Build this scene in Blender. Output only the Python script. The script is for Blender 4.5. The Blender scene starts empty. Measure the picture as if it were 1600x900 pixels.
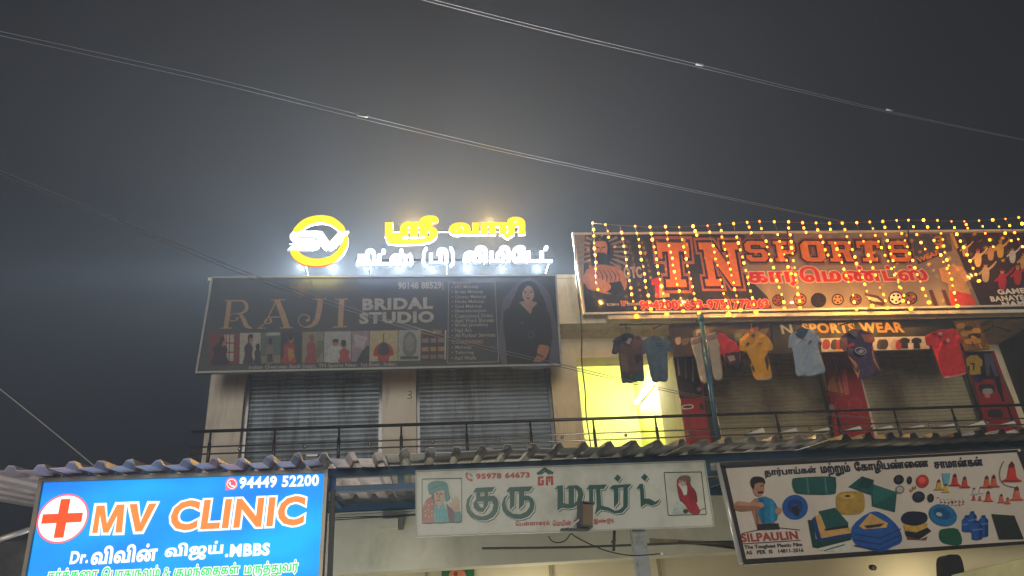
import bpy, bmesh, math, random
from mathutils import Vector
from mathutils.geometry import delaunay_2d_cdt
random.seed(7)
from mathutils import noise as mnoise
SC = bpy.context.scene
COL = SC.collection

# ------------------------------------------------------------------ camera
F, PITCH, YAW, ROLL = 1200.0, math.radians(25.97), math.radians(8.02), math.radians(-4.13)
EYE = Vector((0, 0, 1.6))
_cy, _sy, _cp, _sp = math.cos(YAW), math.sin(YAW), math.cos(PITCH), math.sin(PITCH)
FWD = Vector((_sy*_cp, _cy*_cp, _sp))
_r = Vector((_cy, -_sy, 0))
_u = _r.cross(FWD)
_c, _s = math.cos(ROLL), math.sin(ROLL)
RGT = _c*_r + _s*_u
UPV = -_s*_r + _c*_u
cam_d = bpy.data.cameras.new('camera')
cam = bpy.data.objects.new('camera', cam_d)
COL.objects.link(cam)
from mathutils import Matrix
cam.matrix_world = Matrix(((RGT.x, UPV.x, -FWD.x, EYE.x), (RGT.y, UPV.y, -FWD.y, EYE.y),
                           (RGT.z, UPV.z, -FWD.z, EYE.z), (0, 0, 0, 1)))
cam_d.sensor_width = 36.0
cam_d.lens = 36.0*F/1600.0
cam_d.clip_start = 0.05
cam_d.clip_end = 500
SC.camera = cam

# ------------------------------------------------------------------ night sky
W = bpy.data.worlds.new('World')
SC.world = W
W.use_nodes = True
bg = W.node_tree.nodes['Background']
bg.inputs['Color'].default_value = (0.6, 0.78, 1.7, 1)
bg.inputs['Strength'].default_value = 0.005
SC.view_settings.view_transform = 'Standard'
SC.view_settings.look = 'None'
SC.view_settings.exposure = 0
SC.view_settings.gamma = 1
SC.cycles.use_denoising = True
SC.cycles.max_bounces = 6
SC.cycles.diffuse_bounces = 3
SC.cycles.glossy_bounces = 2
SC.cycles.volume_bounces = 0
SC.cycles.sample_clamp_indirect = 4
SC.cycles.caustics_reflective = False
SC.cycles.caustics_refractive = False

def lamp(name, loc, power, rgb, radius=0.3, kind='POINT', size=None, aim=None):
    d = bpy.data.lights.new(name, kind)
    d.energy = power
    d.color = rgb
    if kind == 'AREA':
        d.shape = 'RECTANGLE'; d.size, d.size_y = size
    else:
        d.shadow_soft_size = radius
    o = bpy.data.objects.new(name, d)
    o.location = loc
    if aim:
        o.rotation_euler = (Vector(aim)-Vector(loc)).to_track_quat('-Z', 'Y').to_euler()
    COL.objects.link(o)
    return o
# lamps of the street behind the photographer: shop fronts across the road and a tall street lamp
lamp('shop_front_lamp', (-1.0, -7.5, 2.6), 500, (1.0, 0.94, 0.78), 0.5)
sd = bpy.data.lights.new('street_light', 'SUN'); sd.energy = 1.12; sd.angle = math.radians(18); sd.color = (1.0, 0.94, 0.82)
so = bpy.data.objects.new('street_light', sd); COL.objects.link(so)
so.rotation_euler = Vector((0.12, 1.0, -0.07)).to_track_quat('-Z', 'Y').to_euler()

lamp('awning_fill_light', (-0.7, 6.6, 1.2), 85, (1.0, 0.97, 0.84), 0.3)  # added unseen fill that brightens the shaded beam; no tube stands here
lamp('awning_fill_light', (-2.6, 4.3, 1.0), 60, (0.95, 0.93, 1.0), 0.3)  # added unseen fill for the left awning underside
lamp('awning_fill_light', (2.6, 6.6, 1.2), 45, (1.0, 0.92, 0.74), 0.3)  # added unseen fill under the right awning
# ------------------------------------------------------------------ helpers
def at(px, py, Y):
    """the point of the vertical plane y = Y that the photograph's pixel looks at"""
    d = FWD*F + RGT*(px-800.0) + UPV*(450.0-py)
    return EYE + d*(Y/d.y)
def zm(ox, oy, s):
    return lambda pts: [(ox+x/s, oy+y/s) for x, y in pts]

def lin(c):
    c /= 255.0
    return c/12.92 if c <= 0.04045 else ((c+0.055)/1.055)**2.4
_M = {}
def mat(rgb, rough=0.55, metal=0.0, vary=0.12, scale=6.0, emit=0.0, spec=0.4, bump=0.0, name=None, dirt=None):
    key = (tuple(rgb), rough, metal, vary, scale, emit, spec, bump, dirt)
    if key in _M:
        return _M[key]
    m = bpy.data.materials.new(name or 'paint')
    m.use_nodes = True
    nt = m.node_tree
    p = nt.nodes['Principled BSDF']
    c = tuple(lin(v) for v in rgb)+(1,)
    p.inputs['Roughness'].default_value = rough
    p.inputs['Metallic'].default_value = metal
    p.inputs['Specular IOR Level'].default_value = spec
    if emit:
        p.inputs['Base Color'].default_value = tuple(0.3*v for v in c[:3])+(1,)
        p.inputs['Emission Color'].default_value = c
        p.inputs['Emission Strength'].default_value = emit
        _M[key] = m
        return m
    tc = nt.nodes.new('ShaderNodeTexCoord')
    n = nt.nodes.new('ShaderNodeTexNoise')
    n.inputs['Scale'].default_value = scale
    n.inputs['Detail'].default_value = 6
    n.inputs['Roughness'].default_value = 0.65
    nt.links.new(tc.outputs['Object'], n.inputs['Vector'])
    mx = nt.nodes.new('ShaderNodeMix'); mx.data_type = 'RGBA'
    r = nt.nodes.new('ShaderNodeMapRange')
    r.inputs['From Min'].default_value = 0.32; r.inputs['From Max'].default_value = 0.68
    nt.links.new(n.outputs['Fac'], r.inputs['Value'])
    nt.links.new(r.outputs['Result'], mx.inputs['Factor'])
    mx.inputs['A'].default_value = tuple(v*(1-vary) for v in c[:3])+(1,)
    mx.inputs['B'].default_value = tuple(min(1, v*(1+vary*0.7)) for v in c[:3])+(1,)
    src = mx.outputs['Result']
    if dirt:
        n2 = nt.nodes.new('ShaderNodeTexNoise')
        n2.inputs['Scale'].default_value = dirt[1]; n2.inputs['Detail'].default_value = 8
        n2.inputs['Roughness'].default_value = 0.7
        mp = nt.nodes.new('ShaderNodeMapping'); mp.inputs['Scale'].default_value = dirt[4] if len(dirt) > 4 else (1, 1, 1)
        nt.links.new(tc.outputs['Object'], mp.inputs['Vector']); nt.links.new(mp.outputs['Vector'], n2.inputs['Vector'])
        r2 = nt.nodes.new('ShaderNodeMapRange')
        r2.inputs['From Min'].default_value = dirt[2]; r2.inputs['From Max'].default_value = dirt[3]
        nt.links.new(n2.outputs['Fac'], r2.inputs['Value'])
        m2 = nt.nodes.new('ShaderNodeMix'); m2.data_type = 'RGBA'
        nt.links.new(r2.outputs['Result'], m2.inputs['Factor'])
        nt.links.new(src, m2.inputs['A'])
        m2.inputs['B'].default_value = tuple(lin(v) for v in dirt[0])+(1,)
        src = m2.outputs['Result']
    nt.links.new(src, p.inputs['Base Color'])
    if bump:
        b = nt.nodes.new('ShaderNodeBump'); b.inputs['Strength'].default_value = bump
        b.inputs['Distance'].default_value = 0.02
        nt.links.new(n.outputs['Fac'], b.inputs['Height']); nt.links.new(b.outputs['Normal'], p.inputs['Normal'])
    _M[key] = m
    return m
def glow(rgb, strength=1.0):
    return mat(rgb, emit=strength, name='lit')

def thing(name, label, cat, loc=(0, 0, 0), group=None):
    o = bpy.data.objects.new(name, None)
    o.empty_display_size = 0.1
    o.location = loc
    COL.objects.link(o)
    o['label'] = label; o['category'] = cat
    if group: o['group'] = group
    return o
def root_loc(o):
    v = Vector((0, 0, 0))
    while o is not None:
        v += o.location; o = o.parent
    return v

class MB:
    def __init__(s):
        s.v = []; s.f = []; s.fm = []; s.mats = []
    def mi(s, m):
        if m not in s.mats: s.mats.append(m)
        return s.mats.index(m)
    def face(s, pts, m):
        k = len(s.v); s.v += [Vector(p) for p in pts]
        s.f.append(tuple(range(k, k+len(pts)))); s.fm.append(s.mi(m))
    def geo(s, verts, faces, m):
        k = len(s.v); s.v += [Vector(p) for p in verts]; i = s.mi(m)
        for f in faces:
            s.f.append(tuple(k+j for j in f)); s.fm.append(i)
    def hull(s, a, b, m):
        """prism between two rings of equal length"""
        n = len(a)
        s.geo(list(a)+list(b), [tuple(range(n))[::-1], tuple(range(n, 2*n))] +
              [(i, (i+1) % n, n+(i+1) % n, n+i) for i in range(n)], m)
    def box(s, x0, x1, y0, y1, z0, z1, m):
        s.hull([(x0, y0, z0), (x1, y0, z0), (x1, y1, z0), (x0, y1, z0)],
               [(x0, y0, z1), (x1, y0, z1), (x1, y1, z1), (x0, y1, z1)], m)
    def slab(s, quad, y0, y1, m):
        """quad of world points in one vertical plane, given a thickness from y0 to y1"""
        s.hull([(p[0], y0, p[2]) for p in quad], [(p[0], y1, p[2]) for p in quad], m)
    def bar(s, a, b, w, h, m):
        a = Vector(a); b = Vector(b); d = (b-a).normalized()
        u = d.cross(Vector((0, 1, 0)))
        u = u.normalized() if u.length > 1e-3 else Vector((1, 0, 0))
        n = d.cross(u).normalized()
        o = [u*w/2+n*h/2, -u*w/2+n*h/2, -u*w/2-n*h/2, u*w/2-n*h/2]
        s.hull([a+q for q in o], [b+q for q in o], m)
    def tube(s, path, r, m, n=8, closed=False):
        path = [Vector(p) for p in path]; L = len(path); rings = []
        for i, p in enumerate(path):
            if closed: d = path[(i+1) % L]-path[i-1]
            else: d = path[min(i+1, L-1)]-path[max(i-1, 0)]
            d.normalize()
            u = d.cross(Vector((0.13, 0.21, 0.97)))
            if u.length < 0.1: u = d.cross(Vector((1, 0, 0)))
            u.normalize(); w = d.cross(u)
            rr = r[i] if isinstance(r, (list, tuple)) else r
            rings.append([p+u*rr*math.cos(2*math.pi*k/n)+w*rr*math.sin(2*math.pi*k/n) for k in range(n)])
        k0 = len(s.v); vs = [q for g in rings for q in g]; fs = []
        for i in range(L if closed else L-1):
            j = (i+1) % L
            for k in range(n):
                fs.append((i*n+k, i*n+(k+1) % n, j*n+(k+1) % n, j*n+k))
        if not closed:
            fs += [tuple(range(n))[::-1], tuple(range((L-1)*n, L*n))]
        s.geo(vs, fs, m)
    def ball(s, c, r, m, n=8, sz=1.0):
        c = Vector(c); vs = [c+Vector((0, 0, r*sz))]; fs = []
        R = max(3, n//2)
        for i in range(1, R):
            t = math.pi*i/R
            for k in range(n):
                a = 2*math.pi*k/n
                vs.append(c+Vector((r*math.sin(t)*math.cos(a), r*math.sin(t)*math.sin(a), r*sz*math.cos(t))))
        vs.append(c-Vector((0, 0, r*sz)))
        for k in range(n):
            fs.append((0, 1+k, 1+(k+1) % n)); e = len(vs)-1
            fs.append((e, e-n+(k+1) % n, e-n+k))
            for i in range(R-2):
                a = 1+i*n
                fs.append((a+k, a+n+k, a+n+(k+1) % n, a+(k+1) % n))
        s.geo(vs, fs, m)
    def build(s, name, parent=None, smooth=False, fix=False):
        me = bpy.data.meshes.new(name)
        off = root_loc(parent) if parent else Vector((0, 0, 0))
        me.from_pydata([p-off for p in s.v], [], s.f)
        for m in s.mats: me.materials.append(m)
        me.polygons.foreach_set('material_index', s.fm)
        if smooth: me.polygons.foreach_set('use_smooth', [True]*len(s.f))
        if fix:
            b = bmesh.new(); b.from_mesh(me); bmesh.ops.recalc_face_normals(b, faces=b.faces); b.to_mesh(me); b.free()
        me.update()
        o = bpy.data.objects.new(name, me)
        COL.objects.link(o)
        if parent: o.parent = parent
        return o
def tag(o, label, cat, group=None):
    o['label'] = label; o['category'] = cat
    if group: o['group'] = group
    return o

# ------------------------------------------------------------------ flat shapes
def sm(pts, n=4, closed=True):
    """Catmull-Rom through the points"""
    L = len(pts); out = []
    rng = range(L) if closed else range(L-1)
    for i in rng:
        g = (lambda k: pts[k % L]) if closed else (lambda k: pts[max(0, min(L-1, k))])
        a, b, c, d = g(i-1), g(i), g(i+1), g(i+2)
        for k in range(n):
            t = k/n
            out.append(tuple(0.5*(2*b[j]+(c[j]-a[j])*t+(2*a[j]-5*b[j]+4*c[j]-d[j])*t*t+(3*b[j]-a[j]-3*c[j]+d[j])*t**3) for j in range(len(b))))
    if not closed: out.append(tuple(pts[-1]))
    return out
def ell(cx, cy, rx, ry=None, n=20, rot=0.0, a0=0.0, a1=2*math.pi):
    ry = rx if ry is None else ry
    c, s = math.cos(rot), math.sin(rot)
    m = n if abs(a1-a0-2*math.pi) < 1e-6 else n+1
    return [(cx+rx*math.cos(t)*c-ry*math.sin(t)*s, cy+rx*math.cos(t)*s+ry*math.sin(t)*c)
            for t in [a0+(a1-a0)*k/n for k in range(m)]]
def rect(x0, y0, x1, y1, skew=0.0, rise=0.0):
    """skew: shift of the lower edge, rise: how much the right edge is higher (pixels)"""
    return [(x0, y0), (x1, y0-rise), (x1+skew, y1-rise), (x0+skew, y1)]
def area(p):
    return sum(p[i-1][0]*p[i][1]-p[i][0]*p[i-1][1] for i in range(len(p)))/2
def stroke(pts, w, smooth=3):
    ws = w if isinstance(w, (list, tuple)) else [w]*len(pts)
    q = [(x, y, k) for (x, y), k in zip(pts, ws)]
    if smooth and len(q) > 2: q = sm(q, smooth, False)
    l = []; r = []
    for i, (x, y, k) in enumerate(q):
        a = q[max(i-1, 0)]; b = q[min(i+1, len(q)-1)]
        dx, dy = b[0]-a[0], b[1]-a[1]; d = math.hypot(dx, dy) or 1
        l.append((x-dy/d*k/2, y+dx/d*k/2)); r.append((x+dy/d*k/2, y-dx/d*k/2))
    return l+r[::-1]
def grow(c, off):
    """offset a closed contour along its outward normals (counter-clockwise solid)"""
    n = len(c); out = []
    for i in range(n):
        x0, y0 = c[i-1]; x1, y1 = c[i]; x2, y2 = c[(i+1) % n]
        a = (y1-y0, x0-x1); b = (y2-y1, x1-x2)
        la = math.hypot(*a) or 1; lb = math.hypot(*b) or 1
        nx, ny = a[0]/la+b[0]/lb, a[1]/la+b[1]/lb
        l = math.hypot(nx, ny)
        if l < 1e-6: out.append((x1, y1)); continue
        nx /= l; ny /= l
        k = min(1.6, 1/max(0.3, nx*a[0]/la+ny*a[1]/la))
        out.append((x1+nx*off*k, y1+ny*off*k))
    return out
def winding(x, y, cs):
    w = 0
    for c in cs:
        x0, y0 = c[-1]
        for x1, y1 in c:
            if y0 <= y:
                if y1 > y and (x1-x0)*(y-y0)-(x-x0)*(y1-y0) > 0: w += 1
            elif y1 <= y and (x1-x0)*(y-y0)-(x-x0)*(y1-y0) < 0: w -= 1
            x0, y0 = x1, y1
    return w
def fill(cs):
    """non-zero fill of contours -> 2-D verts, triangles"""
    vs = []; es = []
    for c in cs:
        k = len(vs); n = len(c)
        vs += [Vector((x, y)) for x, y in c]
        es += [(k+i, k+(i+1) % n) for i in range(n)]
    ov, oe, of, *_ = delaunay_2d_cdt(vs, es, [], 0, 1e-6)
    fs = []
    for f in of:
        cx = sum(ov[i].x for i in f)/3; cy = sum(ov[i].y for i in f)/3
        if winding(cx, cy, cs): fs.append(tuple(f))
    return [(v.x, v.y) for v in ov], fs

class Art:
    """printing on the flat face of a board that stands in the plane y = Y"""
    def __init__(s, Y): s.Y = Y
    def w(s, p, layer): return at(p[0], p[1], s.Y-0.0025*layer)
    def poly(s, mb, pts, m, layer=1):
        mb.face([s.w(p, layer) for p in pts], m)
    def fill(s, mb, cs, m, layer=1):
        v, f = fill(cs)
        mb.geo([s.w(p, layer) for p in v], f, m)
    def line(s, mb, pts, w, m, layer=1, smooth=0):
        p = stroke(pts, w, smooth)
        n = len(p)//2
        for i in range(n-1):
            mb.face([s.w(q, layer) for q in (p[i], p[i+1], p[-2-i], p[-1-i])], m)
    def frame(s, mb, pts, w, m, layer=1):
        n = len(pts)
        for i in range(n):
            s.line(mb, [pts[i], pts[(i+1) % n]], w, m, layer+0.02*i)
    def map(s, g, a, b, H, layer, shear=0.0):
        """flat glyph geometry g=(verts2d..) fitted between pixels a and b, H pixels tall"""
        xs = [v[0] for v in g]; ys = [v[1] for v in g]
        x0, x1, y0, y1 = min(xs), max(xs), min(ys), max(ys)
        A = s.w(a, layer); B = s.w(b, layer)
        T = s.w((a[0]+0.0, a[1]-H), layer)
        h = (T-A).z; ax = B-A
        return [A+ax*((v[0]-x0)/(x1-x0))+Vector((shear*h*(v[1]-y0)/(y1-y0), 0, h*(v[1]-y0)/(y1-y0))) for v in g]
    def text(s, mb, body, a, b, H, m, layer=1, bold=0.0, shear=0.0, outline=None):
        """Latin text, a/b = left and right end of the lower edge, H = height of the ink"""
        v, f = latin(body, bold)
        if outline:
            om, ow = outline
            v2, f2 = latin(body, bold+ow, bold)
            P = s.mapref(v, v2, a, b, H, layer-1, shear)
            mb.geo(P, f2, om)
        mb.geo(s.map(v, a, b, H, layer, shear), f, m)
    def mapref(s, ref, g, a, b, H, layer, shear=0.0):
        xs = [v[0] for v in ref]; ys = [v[1] for v in ref]
        x0, x1, y0, y1 = min(xs), max(xs), min(ys), max(ys)
        A = s.w(a, layer); B = s.w(b, layer); h = (s.w((a[0], a[1]-H), layer)-A).z; ax = B-A
        return [A+ax*((v[0]-x0)/(x1-x0))+Vector((shear*h*(v[1]-y0)/(y1-y0), 0, h*(v[1]-y0)/(y1-y0))) for v in g]
    def tamil(s, mb, body, a, b, H, m, layer=1, bold=0.0, outline=None):
        cs = tamil(body)
        v, f = fill([grow(c, bold) for c in cs] if bold else cs)
        ref = [p for c in cs for p in c]
        if outline:
            om, ow = outline
            v2, f2 = fill([grow(c, bold+ow) for c in cs])
            mb.geo(s.mapref(ref, v2, a, b, H, layer-1), f2, om)
        mb.geo(s.mapref(ref, v, a, b, H, layer), f, m)

_LAT = {}
def latin(body, bold=0.0, base=None):
    k = (body, round(bold, 4), base)
    if k in _LAT: return _LAT[k]
    cu = bpy.data.curves.new('text', 'FONT')
    cu.body = body; cu.offset = bold; cu.resolution_u = 3
    cu.space_character = 1.0+(bold if base is None else base)*2.2
    o = bpy.data.objects.new('text', cu)
    COL.objects.link(o)
    me = bpy.data.meshes.new_from_object(o)
    r = ([(v.co.x, v.co.y) for v in me.vertices], [tuple(p.vertices) for p in me.polygons])
    bpy.data.objects.remove(o); bpy.data.curves.remove(cu); bpy.data.meshes.remove(me)
    _LAT[k] = r
    return r

# outlines of the Tamil letters used on the boards (advance width, closed contours, 1000 units to the em)
TG={
"ஸ்ரீ":(1699,"1447,366 1510,359 1562,337 1605,303 1635,257 1654,199 1660,132 1653,49 1630,-23 1595,-85 1548,-137 1491,-181 1426,-218 1330,-256 1225,-284 994,-313 748,-321 639,-321 470,-318 331,-307 227,-283 178,-260 141,-231 118,-194 110,-147 116,-109 132,-77 161,-52 202,-33 256,-21 324,-17 445,-26 545,-45 523,-153 459,-140 393,-132 338,-129 305,-131 282,-135 266,-155 286,-177 312,-185 351,-192 405,-197 476,-200 565,-202 673,-203 732,-203 903,-199 1074,-184 1232,-152 1302,-127 1364,-96 1418,-55 1460,-5 1487,56 1496,129 1490,179 1472,216 1443,240 1403,248 1349,235 1302,203 1292,319 1360,352|74,0 74,565 242,565 242,118 552,118 552,326 561,416 586,482 626,530 689,566 763,577 830,566 876,539 876,565 1474,565 1474,448 1335,448 1335,0 1167,0 1167,448 1030,448 1030,0 862,0 862,330 856,399 836,444 817,456 793,460 763,454 742,436 724,386 721,350 720,303 720,0|1466,851 1562,841 1628,811 1666,766 1679,709 1668,654 1636,613 1583,586 1509,578 1434,587 1384,613 1355,655 1346,707 1365,777 1416,839 1505,810 1468,763 1453,714 1459,687 1476,671 1504,666 1538,678 1549,708 1544,729 1528,741 1477,750 1430,746 1382,734 1324,691 1307,658 1301,618 1306,575 1321,536 1191,513 1172,568 1166,630 1182,707 1203,745 1234,779 1275,808 1327,831 1390,846"),
"வ":(1166,"280,-12 211,-5 153,17 105,52 70,102 49,166 41,243 54,344 90,427 148,492 224,539 314,568 414,577 501,571 575,554 635,526 683,489 719,446 743,396 762,284 754,198 730,118 924,118 924,565 1092,565 1092,0 559,0 553,89 583,167 595,263 589,321 572,369 544,407 506,436 459,453 402,459 340,451 288,429 247,395 217,349 198,294 192,232 201,158 229,115 275,102 311,110 332,133 340,170 335,201 321,223 299,236 270,240 233,235 200,218 141,165 114,263 204,325 256,344 316,351 391,339 449,305 486,250 499,175 493,121 475,75 444,38 402,11 347,-6"),
"ா":(710,"74,0 74,565 693,565 693,448 555,448 555,0 387,0 387,448 242,448 242,0"),
"ர":(710,"331,-213 225,-116 387,36 387,448 242,448 242,0 74,0 74,565 693,565 693,448 555,448 555,0"),
"ி":(316,"-82,851 -6,845 59,828 113,802 156,767 201,705 219,663 231,612 239,548 242,468 242,0 74,0 74,432 70,550 54,639 16,701 -25,726 -79,735 -116,732 -145,721 -180,683 -190,633 -182,576 -158,515 -324,515 -343,571 -350,633 -345,687 -327,733 -300,771 -265,800 -178,839"),
"க":(939,"303,-12 226,-7 161,8 109,34 70,69 45,113 37,166 46,218 71,263 114,300 177,327 262,345 370,351 596,351 696,346 769,331 828,303 882,247 897,209 902,164 888,90 849,34 784,0 696,-12 638,-9 579,0 605,114 632,109 664,107 697,111 722,122 737,142 743,171 730,208 696,229 648,238 592,240 349,240 282,237 235,225 210,203 201,172 209,141 230,121 265,109 309,105 374,117 398,133 416,157 427,192 431,239 431,448 288,448 288,302 137,286 137,565 783,565 783,448 594,448 594,246 590,183 579,132 560,92 534,58 491,26 439,4 376,-8"),
"ட்":(751,"74,0 74,565 242,565 242,118 734,118 734,0|405,659 370,665 341,684 322,712 315,748 322,784 341,812 370,830 405,836 441,830 469,812 488,784 494,748 488,712 469,684 441,665"),
"ஸ்":(1457,"279,-12 211,-5 153,17 105,52 70,102 49,166 41,243 49,320 71,388 106,445 151,492 206,529 268,556 336,572 407,577 472,573 526,560 615,511 684,438 614,428 672,509 745,560 789,573 839,577 889,574 929,563 991,524 1020,486 1040,440 1051,383 1055,317 1055,249 1062,171 1089,125 1115,111 1148,106 1198,119 1217,137 1231,164 1239,202 1242,252 1230,347 1194,442 1136,532 1275,612 1336,528 1378,442 1402,353 1410,261 1403,187 1382,121 1346,66 1295,24 1227,-3 1141,-12 1047,-1 975,33 930,80 899,151 891,199 888,255 888,314 885,388 870,435 850,453 820,460 789,454 767,436 750,391 747,357 746,314 746,0 578,0 578,252 568,346 554,384 531,414 480,446 404,459 343,452 291,430 248,397 217,351 198,296 192,232 201,158 229,115 275,102 311,110 332,133 340,170 335,201 321,223 299,236 269,240 233,235 200,218 141,165 114,263 204,325 256,344 316,351 390,339 448,306 486,251 499,175 493,121 475,75 444,38 402,11 347,-6|729,659 693,665 665,684 646,712 639,748 646,784 665,812 693,830 729,836 765,830 793,812 812,784 818,748 812,712 793,684 765,665"),
"ப":(842,"74,0 74,565 242,565 242,118 600,118 600,565 768,565 768,0"),
"லி":(1462,"1017,851 1099,845 1169,828 1229,800 1280,763 1316,726 1343,683 1364,633 1377,575 1385,508 1387,431 1387,0 1219,0 1219,416 1218,482 1213,537 1193,619 1156,677 1096,719 1013,732 962,728 922,713 893,692 874,666 859,609 867,560 890,524 931,499 989,483 985,353 912,365 845,390 788,429 745,479 717,540 708,609 716,673 742,730 785,780 845,818 923,843|279,-12 211,-5 153,17 105,53 70,103 49,167 41,244 49,321 71,388 106,445 152,492 209,529 273,556 344,572 419,577 490,573 550,562 601,542 645,513 696,453 728,366 737,307 743,237 747,190 758,152 778,125 804,111 837,106 888,119 906,137 920,164 928,202 931,252 922,337 897,415 859,486 1001,565 1055,470 1088,370 1099,261 1092,187 1071,121 1035,66 984,24 916,-3 830,-12 736,-1 664,33 629,66 602,110 584,164 574,231 568,298 555,358 531,406 483,445 449,455 406,459 346,452 293,430 250,397 218,351 198,296 191,232 201,158 229,115 275,102 311,110 332,133 340,170 335,201 321,223 299,236 269,240 233,235 200,218 141,165 114,263 204,325 256,344 316,351 390,339 448,306 486,251 499,175 493,121 475,75 444,38 402,11 347,-6"),
"ம":(951,"631,577 719,567 789,537 842,490 878,428 900,354 907,272 902,200 887,142 862,95 827,59 766,24 684,6 632,1 570,0 74,0 74,565 242,565 242,118 411,118 411,353 415,412 426,458 470,524 539,564|644,460 620,455 600,442 584,410 580,385 579,347 579,118 607,118 651,121 685,132 710,152 727,181 737,221 740,273 731,370 718,407 700,436 675,454"),
"ே":(803,"491,-12 396,-5 310,16 234,51 169,99 116,160 77,234 53,320 45,418 53,515 78,601 119,675 174,737 241,786 321,822 410,844 507,851 587,845 654,828 708,800 748,761 773,711 781,649 775,601 757,556 728,519 686,490 632,471 566,465 502,471 450,488 409,516 380,552 362,595 356,642 369,714 399,766 542,765 510,721 495,654 500,618 515,594 561,577 590,583 609,599 623,651 614,692 583,725 556,735 520,738 495,737 452,731 362,707 321,681 283,645 251,601 226,548 210,487 205,416 211,343 227,281 252,228 284,185 322,152 365,127 457,105 484,102 508,101 543,104 570,114 602,148 611,192 596,245 577,262 547,268 522,263 501,248 487,224 483,190 497,120 528,73 384,77 355,130 347,161 344,203 349,249 366,291 395,328 435,356 487,374 552,380 621,374 676,354 717,324 746,285 763,241 769,194 761,135 738,85 699,43 645,13 576,-6"),
"ட":(751,"74,0 74,565 242,565 242,118 734,118 734,0"),
"ர்":(710,"331,-213 225,-116 387,36 387,448 242,448 242,0 74,0 74,565 693,565 693,448 555,448 555,0|355,659 319,665 290,684 271,712 265,748 271,784 290,812 319,830 355,836 390,830 419,812 438,784 444,748 438,712 419,684 390,665"),
"ெ":(1006,"417,-12 334,-5 260,16 197,50 144,96 103,153 73,221 55,298 49,384 59,486 86,577 130,657 189,724 261,778 345,818 439,843 541,851 684,834 748,811 804,777 844,742 876,701 901,651 918,590 928,517 932,430 932,0 764,0 764,373 759,490 741,592 724,635 699,669 667,697 629,716 585,727 533,730 472,725 413,710 358,683 309,646 268,597 237,537 217,464 210,378 219,266 245,185 284,131 331,102 369,106 400,102 434,101 476,107 503,127 517,156 522,189 508,243 488,262 457,268 430,263 408,248 393,223 388,188 402,120 432,73 296,79 272,129 260,201 265,250 282,293 310,329 350,357 402,375 466,380 534,374 588,354 629,323 658,284 675,239 680,191 672,130 649,80 610,40 558,11 494,-6"),
"ண்":(1869,"280,-12 211,-5 153,17 105,52 70,102 49,165 41,242 54,337 94,419 157,486 242,536 348,567 472,577 588,569 687,543 781,494 806,477 872,419 925,353 959,278 971,191 965,130 946,80 917,40 876,11 825,-6 763,-12 697,-5 643,14 602,45 573,87 556,137 550,194 566,297 612,388 685,467 710,490 773,529 841,556 916,572 999,577 1105,570 1194,544 1280,495 1305,472 1384,393 1434,299 1452,191 1446,130 1427,80 1398,40 1357,11 1306,-6 1244,-12 1178,-5 1124,14 1083,45 1054,87 1036,137 1031,194 1050,299 1102,393 1177,467 1209,492 1290,533 1389,557 1453,563 1532,565 1852,565 1852,448 1714,448 1714,0 1546,0 1546,448 1509,448 1424,444 1365,434 1320,416 1281,391 1227,339 1195,273 1185,198 1188,153 1200,124 1218,107 1240,101 1274,114 1292,148 1297,197 1284,276 1246,348 1185,403 1097,446 999,459 938,455 888,443 809,402 752,348 716,280 704,199 707,155 719,125 737,107 759,101 794,114 811,148 816,197 808,255 785,310 747,360 694,400 596,445 539,455 475,459 398,452 333,434 280,405 239,367 211,324 195,276 193,255 192,228 200,163 227,118 249,105 277,101 311,109 332,132 340,170 335,201 321,223 299,236 270,240 233,235 200,218 141,165 114,263 204,325 256,344 316,351 390,339 449,306 486,251 499,175 493,121 475,75 445,38 403,11 348,-6|935,659 899,665 870,684 851,712 845,748 851,784 870,812 899,830 934,836 970,830 999,812 1018,784 1024,748 1018,712 999,684 970,665"),
"ன்":(1388,"280,-12 211,-5 153,17 105,52 70,102 49,165 41,242 54,337 94,419 157,486 243,536 348,567 472,577 588,569 687,543 781,494 806,477 872,419 925,353 959,278 971,191 965,130 946,80 917,40 876,11 825,-6 764,-12 697,-5 643,14 602,45 573,87 556,137 550,194 569,299 621,393 696,467 728,492 809,533 908,557 972,563 1050,565 1371,565 1371,448 1233,448 1233,0 1065,0 1065,448 1028,448 943,444 884,434 840,416 800,391 746,339 714,273 704,198 708,153 719,124 737,107 759,101 794,114 811,148 816,197 808,255 785,310 747,360 694,400 596,445 539,455 475,459 398,452 333,434 280,405 239,367 211,324 195,276 193,255 192,228 201,157 229,115 275,102 311,110 332,133 340,170 335,201 321,223 299,236 270,240 233,235 200,218 141,165 114,263 204,325 256,344 316,351 390,339 449,306 486,251 499,175 493,121 475,75 445,38 403,11 348,-6|694,659 658,665 629,684 610,712 604,748 610,784 629,812 658,830 694,836 729,830 758,812 777,784 783,748 777,712 758,684 729,665"),
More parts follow.
